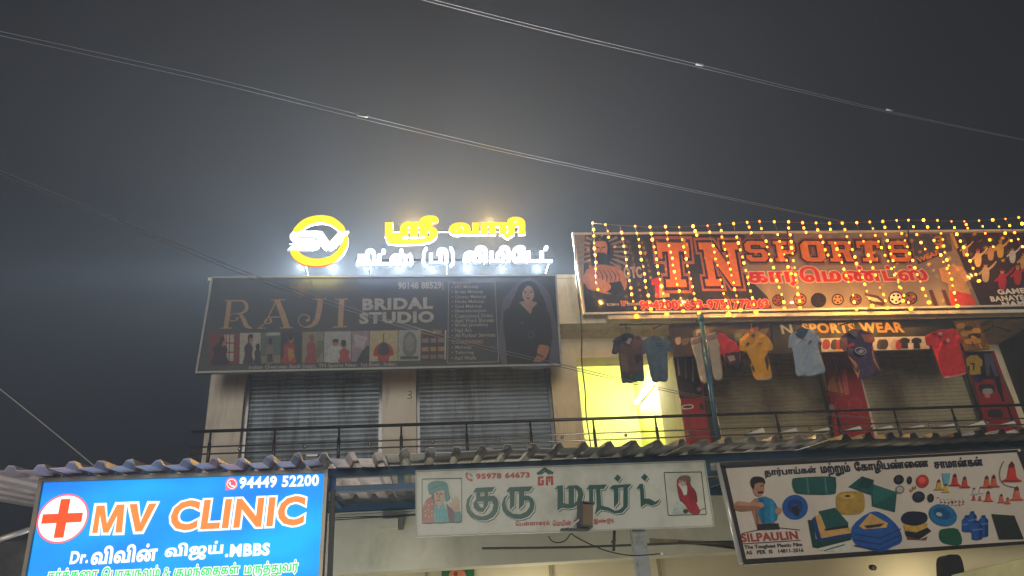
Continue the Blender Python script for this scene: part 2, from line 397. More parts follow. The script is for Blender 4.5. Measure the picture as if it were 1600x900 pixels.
"ஜ":(1137,"347,577 423,573 485,560 534,540 573,514 632,452 582,438 637,514 715,561 816,577 901,569 970,543 1023,502 1060,452 1082,393 1090,329 1083,253 1061,192 1026,143 981,105 892,66 784,46 655,40 418,40 347,38 296,28 256,9 221,-30 209,-85 223,-147 265,-188 334,-203 401,-194 464,-160 539,-98 593,-50 642,-15 736,24 845,35 899,31 946,20 1019,-21 1063,-82 1077,-154 1072,-199 1056,-239 1028,-273 988,-299 936,-315 871,-321 817,-317 772,-307 711,-269 680,-219 670,-167 676,-127 692,-89 742,-26 871,-38 839,-66 817,-94 801,-146 805,-172 818,-192 838,-204 867,-208 904,-200 926,-177 933,-146 927,-120 910,-97 880,-82 833,-77 792,-80 756,-92 726,-108 694,-132 651,-174 556,-256 455,-305 394,-317 324,-321 232,-313 160,-290 106,-253 69,-205 48,-149 41,-88 47,-30 64,18 91,58 126,89 204,130 301,151 425,157 635,157 734,161 811,174 870,203 909,251 922,322 918,365 906,399 863,443 803,458 759,450 728,429 704,383 699,347 697,296 697,208 530,208 530,284 521,360 491,418 436,455 397,464 349,467 328,466 306,462 279,455 223,429 192,391 182,346 197,298 217,283 247,278 276,282 296,295 313,340 301,385 262,420 228,430 182,434 321,484 386,459 433,407 447,373 451,333 438,265 399,213 335,179 246,168 181,174 129,193 90,222 62,260 46,304 41,351 51,417 82,473 130,517 192,550 266,570"),
"ய்":(1053,"373,0 373,565 541,565 541,118 810,118 810,565 978,565 978,0|256,-12 182,0 126,35 98,74 79,130 73,213 73,565 240,565 240,220 244,159 261,122 281,110 309,105 359,122 395,165 396,46 338,4 301,-8|526,659 490,665 461,684 442,712 436,748 442,784 461,812 490,830 526,836 561,830 590,812 609,784 615,748 609,712 590,684 561,665"),
"ச":(834,"303,-12 226,-7 161,8 108,34 69,69 45,113 37,166 46,218 71,263 114,300 177,327 262,345 370,351 784,351 784,240 349,240 282,237 235,225 210,203 201,172 209,141 230,121 265,109 309,106 374,117 398,133 416,157 427,192 431,239 431,448 288,448 288,302 137,286 137,565 784,565 784,448 593,448 593,246 589,183 578,132 559,92 533,58 491,26 438,4 376,-8"),
"க்":(939,"303,-12 226,-7 161,8 109,34 70,69 45,113 37,166 46,218 71,263 114,300 177,327 262,345 370,351 596,351 696,346 769,331 828,303 882,247 897,209 902,164 888,90 849,34 784,0 696,-12 638,-9 579,0 605,114 632,109 664,107 697,111 722,122 737,142 743,171 730,208 696,229 648,238 592,240 349,240 282,237 235,225 210,203 201,172 209,141 230,121 265,109 309,105 374,117 398,133 416,157 427,192 431,239 431,448 288,448 288,302 137,286 137,565 783,565 783,448 594,448 594,246 590,183 579,132 560,92 534,58 491,26 439,4 376,-8|494,659 458,665 429,684 410,712 404,748 410,784 429,812 458,830 494,836 529,830 558,812 577,784 583,748 577,712 558,684 529,665"),
"ை":(1316,"280,-12 212,-5 153,17 105,52 70,102 49,165 41,242 54,337 94,419 157,486 243,536 348,567 472,577 588,569 688,543 782,495 807,478 875,420 927,353 960,278 971,190 965,130 946,80 917,40 876,11 826,-6 765,-12 699,-5 645,14 603,46 574,88 556,139 550,197 565,296 607,387 671,465 695,487 753,528 815,556 882,572 951,577 1054,567 1134,537 1195,490 1237,430 1261,359 1270,282 1256,167 1223,66 1182,-12 1042,58 1084,147 1097,203 1101,270 1096,325 1080,371 1056,409 1023,436 983,453 936,459 861,446 799,405 749,353 716,283 704,195 708,152 719,123 737,107 759,101 794,114 811,149 816,197 808,255 785,310 747,360 695,400 596,445 475,459 398,452 333,434 280,405 239,367 211,324 195,276 193,258 192,228 201,157 229,115 275,102 311,110 332,133 340,170 335,201 321,223 299,236 270,240 233,235 200,218 141,165 114,263 204,325 256,344 316,351 390,339 449,306 486,251 499,175 493,121 475,75 445,38 403,11 348,-6"),
"து":(1244,"303,-12 227,-7 162,8 109,34 70,69 45,113 37,166 46,218 71,263 114,300 177,327 262,345 371,351 560,351 677,337 734,319 786,291 832,253 868,203 891,139 899,60 884,-35 846,-120 845,-144 797,-197 736,-241 661,-276 574,-301 475,-316 364,-321 345,-321 256,-317 178,-303 115,-281 68,-249 39,-207 29,-155 38,-112 64,-81 110,-62 142,-58 186,-56 1055,-56 1128,-174 746,-174 688,-160 204,-160 185,-163 178,-175 188,-190 217,-203 266,-211 337,-214 374,-214 503,-206 602,-181 675,-137 682,-106 712,-57 729,-5 734,59 727,119 707,165 676,200 634,223 583,236 525,240 349,240 282,237 235,225 210,203 201,172 209,142 230,121 265,110 309,106 374,117 398,133 416,157 427,192 431,239 431,448 288,448 288,301 137,286 137,565 783,565 783,448 594,448 594,246 590,183 579,132 560,91 534,58 491,26 439,4 376,-8|1002,-174 1002,565 1170,565 1170,-174"),
"ந":(912,"659,366 722,359 775,337 818,302 848,256 867,197 873,129 866,47 843,-18 808,-70 763,-110 685,-148 587,-168 464,-174 355,-174 308,-175 276,-179 235,-195 212,-224 203,-271 204,-293 206,-313 41,-321 37,-278 35,-233 40,-190 54,-153 104,-97 150,-73 212,-60 303,-56 440,-56 501,-55 550,-51 621,-34 668,-2 698,48 709,124 698,193 666,234 615,248 569,239 530,217 522,331 583,356|74,0 74,565 686,565 686,448 547,448 547,0 379,0 379,448 242,448 242,0"),
"ல":(1146,"279,-12 211,-5 153,17 105,53 70,103 49,167 41,244 49,321 71,388 106,445 152,492 209,529 273,556 344,572 419,577 490,573 550,562 601,542 645,513 696,453 728,366 737,307 743,237 747,190 758,152 778,125 804,111 837,106 888,119 906,137 920,164 928,202 931,252 919,347 883,442 825,532 964,612 1025,528 1067,442 1091,353 1099,261 1092,187 1071,121 1035,66 984,24 916,-3 830,-12 736,-1 664,33 629,66 602,110 584,164 574,231 568,298 555,358 531,406 483,445 449,455 406,459 346,452 293,430 250,397 218,351 198,296 191,232 201,158 229,115 275,102 311,110 332,133 340,170 335,201 321,223 299,236 269,240 233,235 200,218 141,165 114,263 204,325 256,344 316,351 390,339 448,306 486,251 499,175 493,121 475,75 444,38 402,11 347,-6"),
"ம்":(951,"631,577 719,567 789,537 842,490 878,428 900,354 907,272 902,200 887,142 862,95 827,59 766,24 684,6 632,1 570,0 74,0 74,565 242,565 242,118 411,118 411,353 415,412 426,458 470,524 539,564|644,460 620,455 600,442 584,410 580,385 579,347 579,118 607,118 651,121 685,132 710,152 727,181 737,221 740,273 731,370 718,407 700,436 675,454|475,659 440,665 411,684 392,712 386,748 392,784 411,812 440,830 475,836 511,830 540,812 558,784 565,748 558,712 540,684 511,665"),
"கு":(1207,"572,-12 496,-7 432,8 379,34 340,69 316,113 308,166 316,218 341,263 384,300 447,327 532,345 641,351 793,351 889,345 969,326 1034,298 1086,260 1125,215 1151,164 1166,109 1171,52 1164,-26 1142,-93 1108,-151 1062,-199 1007,-238 944,-270 800,-309 643,-321 617,-321 495,-314 390,-294 301,-262 228,-219 170,-169 124,-112 91,-50 68,15 51,146 51,162 56,243 70,319 120,458 187,577 318,501 259,394 222,282 210,173 210,152 215,81 232,14 261,-46 303,-98 359,-141 430,-173 516,-193 617,-200 628,-200 709,-196 782,-185 846,-166 900,-139 944,-105 976,-62 995,-10 1002,49 994,112 971,161 935,197 890,222 837,236 778,240 619,240 552,237 505,225 480,203 471,172 479,141 500,121 535,109 579,106 644,117 668,133 686,157 697,192 701,239 701,448 558,448 558,289 407,273 407,565 1053,565 1053,448 863,448 863,246 859,183 848,132 829,92 803,58 761,26 708,4 646,-8"),
"ழ":(951,"631,577 719,567 789,537 842,490 878,428 900,354 907,272 902,200 887,142 862,95 827,59 766,24 684,6 632,1 570,0 74,0 74,565 242,565 242,118 411,118 411,353 415,412 426,458 470,524 539,564|644,460 620,455 600,442 584,410 580,385 579,347 579,118 607,118 651,121 685,132 710,152 727,181 737,221 740,273 731,370 718,407 700,436 675,454|230,-36 275,-37 317,-44 308,-149 284,-146 255,-146 215,-153 201,-174 211,-193 237,-203 278,-206 299,-206 375,-197 429,-169 466,-122 490,-104 538,-91 615,-86 708,-113 670,-123 644,-134 615,-164 586,-215 548,-255 502,-285 448,-305 384,-317 312,-321 285,-321 175,-310 131,-296 96,-277 58,-235 42,-171 54,-117 90,-73 149,-45|572,-189 561,-177 487,-147 457,-123 434,-91 419,-50 412,1 575,2 582,-33 603,-57 635,-70 684,-73 791,-73 791,-189"),
"ந்":(912,"659,366 722,359 775,337 818,302 848,256 867,197 873,129 866,47 843,-18 808,-70 763,-110 685,-148 587,-168 464,-174 355,-174 308,-175 276,-179 235,-195 212,-224 203,-271 204,-293 206,-313 41,-321 37,-278 35,-233 40,-190 54,-153 104,-97 150,-73 212,-60 303,-56 440,-56 501,-55 550,-51 621,-34 668,-2 698,48 709,124 698,193 666,234 615,248 569,239 530,217 522,331 583,356|74,0 74,565 686,565 686,448 547,448 547,0 379,0 379,448 242,448 242,0|455,659 419,665 391,684 372,712 365,748 372,784 391,812 419,830 455,836 491,830 519,812 538,784 544,748 538,712 519,684 491,665"),
"த":(939,"303,-12 226,-7 161,8 109,34 70,69 45,113 37,166 46,218 71,263 114,300 177,327 262,345 371,351 550,351 649,345 735,326 806,294 859,247 892,182 904,97 896,29 873,-26 838,-71 790,-108 705,-146 594,-167 453,-174 358,-174 311,-175 279,-179 238,-195 214,-224 206,-271 207,-293 209,-313 44,-321 39,-278 38,-233 43,-190 57,-153 107,-97 153,-73 214,-60 305,-56 417,-56 487,-55 546,-51 636,-34 698,2 728,47 739,109 735,145 723,175 680,215 618,235 546,240 349,240 282,237 235,225 210,203 201,172 209,142 230,121 265,110 309,106 374,117 398,133 416,157 427,192 431,238 431,448 288,448 288,302 137,286 137,565 783,565 783,448 594,448 594,246 590,183 579,132 560,92 534,58 492,26 439,4 376,-8"),
"ள்":(1207,"280,-12 211,-5 153,17 105,53 70,103 49,167 41,245 48,321 70,388 104,446 148,493 200,529 260,556 326,572 394,577 496,566 582,533 668,476 598,354 513,428 459,451 394,459 338,452 288,431 248,398 217,353 198,297 192,232 201,158 229,115 275,101 310,109 332,133 340,170 335,201 321,223 299,236 270,240 233,235 200,218 141,165 114,263 204,325 256,344 316,351 390,339 448,306 486,251 499,175 493,121 475,75 445,38 403,11 348,-6|579,0 579,465 599,474 600,565 1190,565 1190,448 1052,448 1052,0 884,0 884,448 747,448 747,0|604,659 568,665 539,684 520,712 514,748 520,784 539,812 568,830 604,836 639,830 668,812 687,784 693,748 687,712 668,684 639,665"),
"ரு":(1203,"945,340 1008,333 1062,312 1106,278 1138,230 1159,169 1165,95 1155,-9 1124,-97 1075,-169 1010,-226 931,-268 840,-298 739,-315 630,-321 611,-321 434,-304 354,-282 281,-251 215,-211 159,-160 114,-99 80,-27 58,56 51,150 51,166 70,318 121,457 188,577 320,503 273,423 239,339 217,256 210,177 210,155 216,79 233,10 262,-50 304,-102 360,-143 430,-174 515,-193 615,-199 638,-199 743,-191 832,-167 903,-126 955,-69 987,5 997,93 987,165 955,208 903,222 856,212 809,179 801,296 865,327|373,0 373,565 985,565 985,448 847,448 847,0 679,0 679,448 541,448 541,0"),
"த்":(939,"303,-12 226,-7 161,8 109,34 70,69 45,113 37,166 46,218 71,263 114,300 177,327 262,345 371,351 550,351 649,345 735,326 806,294 859,247 892,182 904,97 896,29 873,-26 838,-71 790,-108 705,-146 594,-167 453,-174 358,-174 311,-175 279,-179 238,-195 214,-224 206,-271 207,-293 209,-313 44,-321 39,-278 38,-233 43,-190 57,-153 107,-97 153,-73 214,-60 305,-56 417,-56 487,-55 546,-51 636,-34 698,2 728,47 739,109 735,145 723,175 680,215 618,235 546,240 349,240 282,237 235,225 210,203 201,172 209,142 230,121 265,110 309,106 374,117 398,133 416,157 427,192 431,238 431,448 288,448 288,302 137,286 137,565 783,565 783,448 594,448 594,246 590,183 579,132 560,92 534,58 492,26 439,4 376,-8|495,659 460,665 431,684 412,712 406,748 412,784 431,812 460,830 495,836 531,830 560,812 578,784 585,748 578,712 560,684 531,665"),
"ன":(1388,"280,-12 211,-5 153,17 105,52 70,102 49,165 41,242 54,337 94,419 157,486 243,536 348,567 472,577 588,569 687,543 781,494 806,477 872,419 925,353 959,278 971,191 965,130 946,80 917,40 876,11 825,-6 764,-12 697,-5 643,14 602,45 573,87 556,137 550,194 569,299 621,393 696,467 728,492 809,533 908,557 972,563 1050,565 1371,565 1371,448 1233,448 1233,0 1065,0 1065,448 1028,448 943,444 884,434 840,416 800,391 746,339 714,273 704,198 708,153 719,124 737,107 759,101 794,114 811,148 816,197 808,255 785,310 747,360 694,400 596,445 539,455 475,459 398,452 333,434 280,405 239,367 211,324 195,276 193,255 192,228 201,157 229,115 275,102 311,110 332,133 340,170 335,201 321,223 299,236 270,240 233,235 200,218 141,165 114,263 204,325 256,344 316,351 390,339 449,306 486,251 499,175 493,121 475,75 445,38 403,11 348,-6"),
"ய":(1053,"373,0 373,565 541,565 541,118 810,118 810,565 978,565 978,0|256,-12 182,0 126,35 98,74 79,130 73,213 73,565 240,565 240,220 244,159 261,122 281,110 309,105 359,122 395,165 396,46 338,4 301,-8"),
"டு":(1163,"484,-315 375,-305 284,-274 210,-226 152,-162 109,-85 80,4 63,103 58,208 58,226 63,330 80,428 109,519 149,601 200,673 263,734 337,784 422,820 519,843 626,851 710,846 786,833 853,810 913,778 988,714 1043,627 1063,572 1077,506 1086,429 1089,339 1089,0 921,0 921,317 913,453 885,570 860,620 826,660 789,689 743,711 687,726 622,730 552,725 488,709 429,682 376,645 330,597 291,539 260,472 237,394 223,307 218,210 223,95 240,3 266,-67 299,-120 339,-156 384,-179 483,-196 540,-191 586,-176 623,-152 651,-121 684,-41 693,57 691,111 682,154 669,185 650,206 599,222 550,211 505,179 496,296 560,327 634,340 699,332 754,309 800,270 833,215 854,143 861,54 855,-34 835,-109 802,-173 758,-224 704,-264 639,-292 566,-309|375,0 375,565 543,565 543,0"),
"இ":(1245,"289,-321 207,-315 140,-297 89,-268 53,-228 31,-179 24,-122 36,-48 71,16 126,69 197,110 269,138 349,157 522,172 661,162 802,127 911,73 955,35 989,-9 1010,-61 1018,-121 1002,-205 954,-268 903,-297 835,-315 750,-321 669,-316 592,-299 445,-239 334,-167 243,-80 168,25 123,107 92,191 74,280 67,379 76,468 100,554 142,635 202,706 280,766 377,812 494,841 631,851 754,843 860,820 951,781 1027,727 1075,678 1113,623 1140,561 1160,488 1171,403 1174,303 1174,0 1006,0 1006,247 1004,342 996,422 983,490 963,548 936,597 901,639 851,679 789,708 715,725 627,731 545,725 469,708 401,678 342,638 294,586 258,522 235,447 228,361 235,264 258,176 299,88 372,-21 467,-110 580,-172 658,-195 742,-204 800,-197 839,-178 860,-149 867,-112 859,-71 838,-37 804,-8 761,14 646,46 520,55 372,43 309,27 256,4 221,-18 196,-45 180,-76 175,-111 182,-149 203,-178 241,-197 299,-204 377,-197 451,-177 561,-118 651,-29 686,27 712,89 731,167 738,252 728,343 690,421 657,449 611,467 598,463 574,466 551,467 507,461 472,441 458,399 474,354 492,342 517,338 558,353 570,373 574,407 556,474 513,532 637,526 666,492 689,444 698,395 693,350 678,309 652,274 615,248 566,231 505,225 408,244 367,267 336,300 315,343 309,395 317,452 342,497 381,532 431,557 491,572 557,577 661,566 745,535 811,485 858,419 886,340 895,251 884,135 853,31 793,-78 708,-171 602,-241 455,-299 375,-316"),
"டூ":(1064,"484,-315 374,-305 283,-274 210,-225 152,-161 109,-83 80,6 63,105 58,210 58,226 63,331 80,428 109,519 150,601 203,673 266,734 342,784 430,821 529,843 640,851 729,846 810,831 881,806 940,772 989,729 1024,679 1046,621 1053,556 1047,500 1030,451 1001,412 962,382 912,363 852,357 797,362 750,378 711,404 683,438 666,478 660,523 664,565 677,599 720,647 775,672 828,680 879,674 926,661 968,641 961,536 916,571 858,585 830,580 811,567 797,527 803,496 823,475 853,468 886,474 905,494 918,555 912,585 899,612 849,671 812,695 765,714 706,726 635,730 562,725 494,709 433,682 379,645 331,597 292,539 260,472 237,394 223,307 218,210 223,95 240,3 266,-67 299,-120 339,-156 384,-179 483,-196 540,-191 586,-176 623,-152 651,-121 684,-41 693,57 691,111 682,154 669,185 650,206 599,222 550,211 505,180 496,296 560,327 634,340 699,332 754,309 800,270 833,215 854,143 861,54 855,-34 835,-109 802,-173 758,-224 704,-264 639,-292 565,-309|375,0 375,565 543,565 543,0"),
"ற்":(998,"666,577 751,567 821,537 877,487 918,421 943,338 951,239 943,127 918,38 880,-33 829,-86 736,-139 619,-166 470,-174 353,-174 306,-175 274,-179 233,-195 209,-224 201,-271 202,-293 204,-313 39,-321 34,-278 33,-233 38,-190 52,-153 102,-97 148,-73 209,-60 300,-56 453,-56 533,-53 601,-44 658,-28 704,-1 739,37 763,88 778,154 783,237 779,307 767,364 747,406 721,436 690,454 653,460 612,453 581,432 556,381 550,304 550,0 382,0 382,300 381,350 378,386 362,435 342,453 312,460 282,454 261,436 243,386 240,350 239,303 239,0 71,0 71,321 80,415 105,482 145,530 210,565 289,577 340,573 381,562 445,517 497,441 439,448 497,517 569,562 613,573|499,659 464,665 435,684 416,712 409,748 416,784 435,812 464,830 499,836 535,830 564,812 582,784 589,748 582,712 564,684 535,665"),
"று":(1313,"666,577 751,567 821,537 877,487 918,420 943,336 951,237 945,135 928,47 901,-31 865,-103 862,-134 777,-218 667,-276 534,-310 379,-321 345,-321 254,-317 176,-303 113,-281 66,-249 37,-207 27,-155 37,-112 63,-81 108,-62 141,-58 184,-56 1125,-56 1125,-174 780,-174 723,-160 203,-160 184,-163 177,-175 187,-190 216,-203 267,-211 341,-214 363,-214 475,-209 566,-192 639,-161 698,-114 707,-74 750,14 775,121 783,232 779,305 767,362 747,406 721,436 690,454 653,460 612,453 581,432 556,381 550,304 550,0 382,0 382,300 381,350 378,386 362,435 342,453 312,460 282,454 261,436 243,386 240,350 239,304 239,0 71,0 71,321 80,415 105,482 145,530 210,565 290,577 340,573 381,562 445,517 497,441 439,448 497,517 569,562 613,573|1070,-174 1070,565 1238,565 1238,-174"),
"ண":(1869,"280,-12 211,-5 153,17 105,52 70,102 49,165 41,242 54,337 94,419 157,486 242,536 348,567 472,577 588,569 687,543 781,494 806,477 872,419 925,353 959,278 971,191 965,130 946,80 917,40 876,11 825,-6 763,-12 697,-5 643,14 602,45 573,87 556,137 550,194 566,297 612,388 685,467 710,490 773,529 841,556 916,572 999,577 1105,570 1194,544 1280,495 1305,472 1384,393 1434,299 1452,191 1446,130 1427,80 1398,40 1357,11 1306,-6 1244,-12 1178,-5 1124,14 1083,45 1054,87 1036,137 1031,194 1050,299 1102,393 1177,467 1209,492 1290,533 1389,557 1453,563 1532,565 1852,565 1852,448 1714,448 1714,0 1546,0 1546,448 1509,448 1424,444 1365,434 1320,416 1281,391 1227,339 1195,273 1185,198 1188,153 1200,124 1218,107 1240,101 1274,114 1292,148 1297,197 1284,276 1246,348 1185,403 1097,446 999,459 938,455 888,443 809,402 752,348 716,280 704,199 707,155 719,125 737,107 759,101 794,114 811,148 816,197 808,255 785,310 747,360 694,400 596,445 539,455 475,459 398,452 333,434 280,405 239,367 211,324 195,276 193,255 192,228 200,163 227,118 249,105 277,101 311,109 332,132 340,170 335,201 321,223 299,236 270,240 233,235 200,218 141,165 114,263 204,325 256,344 316,351 390,339 449,306 486,251 499,175 493,121 475,75 445,38 403,11 348,-6"),
}
_TK = sorted(TG, key=len, reverse=True)
def tamil(body):
    """contours of a Tamil string, its vowel signs written in the order they stand on the line"""
    x = 0; out = []; i = 0
    while i < len(body):
        if body[i] == ' ': x += 300; i += 1; continue
        if body[i] in '()':
            a = [(0, 880), (-110, 700), (-150, 380), (-110, 60), (0, -120)]
            w = [60, 105, 125, 105, 60]
            st = stroke([((p[0] if body[i] == '(' else -p[0])+(200 if body[i] == '(' else 60), p[1]) for p in a], w)
            if area(st) < 0: st = st[::-1]
            out.append([(px+x, py) for px, py in st]); x += 300; i += 1; continue
        if body[i] in '.,':
            out.append([(x+30, 0), (x+170, 0), (x+170, 140), (x+30, 140)]); x += 220; i += 1; continue
        for k in _TK:
            if body.startswith(k, i):
                adv, d = TG[k]
                for c in d.split('|'):
                    pts = [tuple(int(t) for t in q.split(',')) for q in c.split(' ')]
                    out.append([(px+x, py) for px, py in pts][::-1])
                x += adv; i += len(k); break
        else:
            i += 1
    return out
# ------------------------------------------------------------------ ground and air
def structure(o):
    o['kind'] = 'structure'; return o
m_road = mat((62, 60, 58), 0.9, vary=0.3, scale=3, bump=0.3)
m_pave = mat((120, 114, 104), 0.9, vary=0.25, scale=4, bump=0.2)
mb = MB(); mb.face([(-55, -28, 0), (55, -28, 0), (55, 70, 0), (-55, 70, 0)], m_road); structure(mb.build('road'))
mb = MB(); mb.box(-40, 40, 5.0, 8.4, 0.004, 0.14, m_pave); structure(mb.build('pavement'))

hz = MB(); hzm = bpy.data.materials.new('haze'); hzm.use_nodes = True
nt = hzm.node_tree; nt.nodes.remove(nt.nodes['Principled BSDF'])
pv = nt.nodes.new('ShaderNodeVolumePrincipled')
pv.inputs['Color'].default_value = (0.86, 0.91, 0.98, 1)
pv.inputs['Density'].default_value = 0.005
pv.inputs['Anisotropy'].default_value = 0.15
nt.links.new(pv.outputs['Volume'], nt.nodes['Material Output'].inputs['Volume'])
hz.box(-60, 60, -30, 75, -1.0, 9.6, hzm)
HAZE = hz.build('haze', fix=True); HAZE['kind'] = 'stuff'

# ------------------------------------------------------------------ the two-storey building
wallD = ((104, 94, 80), 2.6, 0.5, 0.8, (1.6, 1, 0.22))
m_wall = mat((214, 204, 178), 0.85, vary=0.10, scale=5, bump=0.08, dirt=wallD)
m_wall2 = mat((208, 194, 160), 0.85, vary=0.12, scale=5, bump=0.08, dirt=wallD)
m_pillar = mat((206, 198, 186), 0.85, vary=0.10, scale=4, bump=0.08, dirt=((120, 108, 92), 3.0, 0.52, 0.8, (1.8, 1, 0.2)))
m_lintel = mat((178, 176, 156), 0.85, vary=0.10, scale=3.2, bump=0.1, dirt=((118, 116, 104), 1.6, 0.52, 0.9, (1, 1, 0.5)))
m_wall_shaded = mat((62, 54, 48), 0.9, vary=0.2, scale=4)  # shade of the side wall put into a dark colour
m_shut = mat((136, 148, 162), 0.36, 0.3, vary=0.12, scale=7, dirt=((64, 62, 60), 2.4, 0.46, 0.75, (2.5, 1, 0.35)))
m_shut2 = mat((152, 142, 114), 0.45, 0.0, vary=0.12, scale=7, dirt=((120, 108, 86), 3.0, 0.5, 0.8, (3, 1, 0.4)))
m_steel = mat((120, 120, 122), 0.3, 0.8, vary=0.1)
m_black = mat((22, 22, 24), 0.5, vary=0.2)
m_lime = mat((222, 228, 116), 0.7, vary=0.05, scale=3)

B = thing('shop_building', 'two storey cream shop building with rolling shutters and a balcony over the awning', 'building', (0, 8, 0))
X8 = lambda px, py=620: at(px, py, 8.5).x
X9 = lambda px, py=620: at(px, py, 9.0).x
ZC = 5.07
xl, xr = -2.28, 8.7
mb = MB(); mb.box(xl, xr, 8.0, 8.2, ZC, 5.655, m_wall)
mb.box(xl-.02, xr, 7.985, 8.215, 5.657, 5.70, m_wall); mb.build('parapet', B)
mb = MB(); mb.box(2.2, xr, 7.90, 7.998, ZC+.006, 5.12, m_wall); mb.build('ledge', B)
mb = MB(); mb.box(xl, xr, 8.2, 14, 5.50, 5.62, m_wall2); mb.build('roof', B)
mb = MB(); mb.box(xl+.01, xr-.01, 8.203, 9.4, ZC+0.003, ZC+0.1, m_wall2); mb.build('ceiling', B)
mb = MB(); mb.box(xl, xr, 7.55, 9.6, 3.30, 3.42, m_lintel); mb.build('floor_slab', B)
mb = MB()
mb.box(-2.3, xr, 8.0, 8.25, 2.48, 3.035, m_lintel); mb.box(-2.3, xr, 8.022, 8.25, 3.038, 3.298, m_lintel)
mb.box(-2.3, xr, 7.975, 8.02, 3.037, 3.052, m_lintel)
mb.build('lintel', B)
zt, zb = ZC+0.001, 3.421
def wallseg(a, b, y0=8.4, y1=8.8, m=m_pillar, z0=zb, z1=zt, name='pillar'):
    mb = MB(); mb.box(a, b, y0, y1, z0, z1, m); mb.build(name, B)
wallseg(X8(330), X8(384)); wallseg(X8(598), X8(650))
dz = at(980, 560, 8.5).z
dxl, dxr = at(905, 620, 8.5).x, at(1059, 620, 8.5).x
wallseg(X8(862), dxl, 8.45, 8.75, m_wall2, name='wall')
wallseg(dxl+.001, dxr, 8.45, 8.75, m_wall2, z0=dz, name='wall')
XP = at(1116, 620, 8.45).x
wallseg(dxr+.001, XP, 8.45, 9.2, m_wall2)
wallseg(X9(1296), X9(1351), 8.95, 9.2, m_wall2); wallseg(X9(1527), X9(1585), 8.95, 9.2, m_wall2)
wallseg(X9(1585)+.002, 8.4, 7.9, 9.2, m_wall_shaded, name='side_wall')
def shutter(x0, x1, y, m):
    mb = MB(); z = zb; rows = []
    while z < zt-0.07:
        for t, d in ((0, 0), (0.009, -0.008), (0.026, -0.013), (0.043, -0.008), (0.05, 0.003)):
            rows.append((z+t, y+d))
        z += 0.052
    for (z0, y0), (z1, y1) in zip(rows, rows[1:]):
        mb.face([(x0, y0, z0), (x1, y0, z0), (x1, y1, z1), (x0, y1, z1)], m)
    mb.face([(x0, y+.03, zb), (x1, y+.03, zb), (x1, y+.03, zt), (x0, y+.03, zt)], m)
    mb.box(x0, x1, y-.03, y+.02, zb, zb+.06, m)
    s = mb.build('rolling_shutter', B)
    for xx in (x0+.001, x1-.04):
        g = MB(); g.box(xx, xx+.039, y-.06, y-.025, zb, zt-.001, m_steel); g.build('guide_rail', s)
    g = MB(); g.bar((x0*.5+x1*.5-.06, y-.04, zb+.35), (x0*.5+x1*.5+.06, y-.04, zb+.35), .02, .03, m_steel); g.build('handle', s)
shutter(X8(384)+.002, X8(598)-.002, 8.55, m_shut); shutter(X8(650)+.002, X8(862)-.002, 8.55, m_shut)
shutter(XP+.002, X9(1296)-.002, 9.1, m_shut2); shutter(X9(1351)+.002, X9(1527)-.002, 9.1, m_shut2)
A = Art(8.398); mb = MB(); A.line(mb, sm([(637, 612), (642, 611), (643, 615), (638, 617), (643, 619), (641, 623), (636, 622)], 3, False), 1.0, m_black, 1); mb.build('painted_mark', B)
# lit stair room behind the open doorway
mb = MB()
rx0, rx1, ry0, ry1, rz0, rz1 = dxl-.25, dxr+.12, 8.751, 10.6, 3.42, 5.9
for q in ([(rx0, ry1, rz0), (rx1, ry1, rz0), (rx1, ry1, rz1), (rx0, ry1, rz1)], [(rx0, ry0, rz0), (rx0, ry1, rz0), (rx0, ry1, rz1), (rx0, ry0, rz1)],
          [(rx1, ry0, rz0), (rx1, ry1, rz0), (rx1, ry1, rz1), (rx1, ry0, rz1)], [(rx0, ry0, rz1), (rx1, ry0, rz1), (rx1, ry1, rz1), (rx0, ry1, rz1)],
          [(rx0, ry0, rz0), (rx1, ry0, rz0), (rx1, ry1, rz0), (rx0, ry1, rz0)], [(rx0, ry0, 5.18), (rx1, ry0, 5.18), (rx1, ry0, rz1), (rx0, ry0, rz1)],
          [(rx0, ry0, rz0), (dxl, ry0, rz0), (dxl, ry0, 5.18), (rx0, ry0, 5.18)]):
    mb.face(q, m_lime)
mb.build('stair_room', B)
ta = at(1042, 570, 8.85)
yb = 8.9
while at(997, 634, yb).z < ta.z and yb < 10.4: yb += 0.02
tb = Vector((ta.x, yb, ta.z))
T = thing('tube_light', 'glowing white tube light inside the yellow stair doorway', 'light', tuple(ta))
mb = MB(); mb.tube([ta, tb], 0.015, glow((255, 255, 225), 170), 10); mb.build('tube', T)
mb = MB(); mb.box(ta.x+.022, ta.x+.045, ta.y+.0, tb.y, ta.z-.018, ta.z+.018, mat((230, 230, 225), 0.5)); mb.build('fitting', T)
lamp('tube_light_glow', (ta.x-.25, (ta.y+tb.y)/2, ta.z-.1), 30, (1, 1, .86), 0.0)

# shop front under the lintel
m_front = mat((206, 194, 160), 0.8, vary=0.06, scale=2)
mb = MB(); mb.box(-2.3, xr, 8.9, 9.1, 0.14, 3.29, m_front); mb.build('shop_front', B)
mb = MB()
for px in (664, 858, 1028): 
    x = at(px, 895, 8.9).x; mb.box(x, x+.03, 8.86, 8.898, 0.14, 2.9, mat((150, 140, 110), 0.6))
mb.build('door_frame', B)
lamp('shop_interior_light', (1.2, 8.55, 2.0), 14, (1.0, 0.92, 0.7), 0.25)
lamp('shop_interior_light', (5.6, 8.55, 2.0), 10, (1.0, 0.86, 0.6), 0.25)

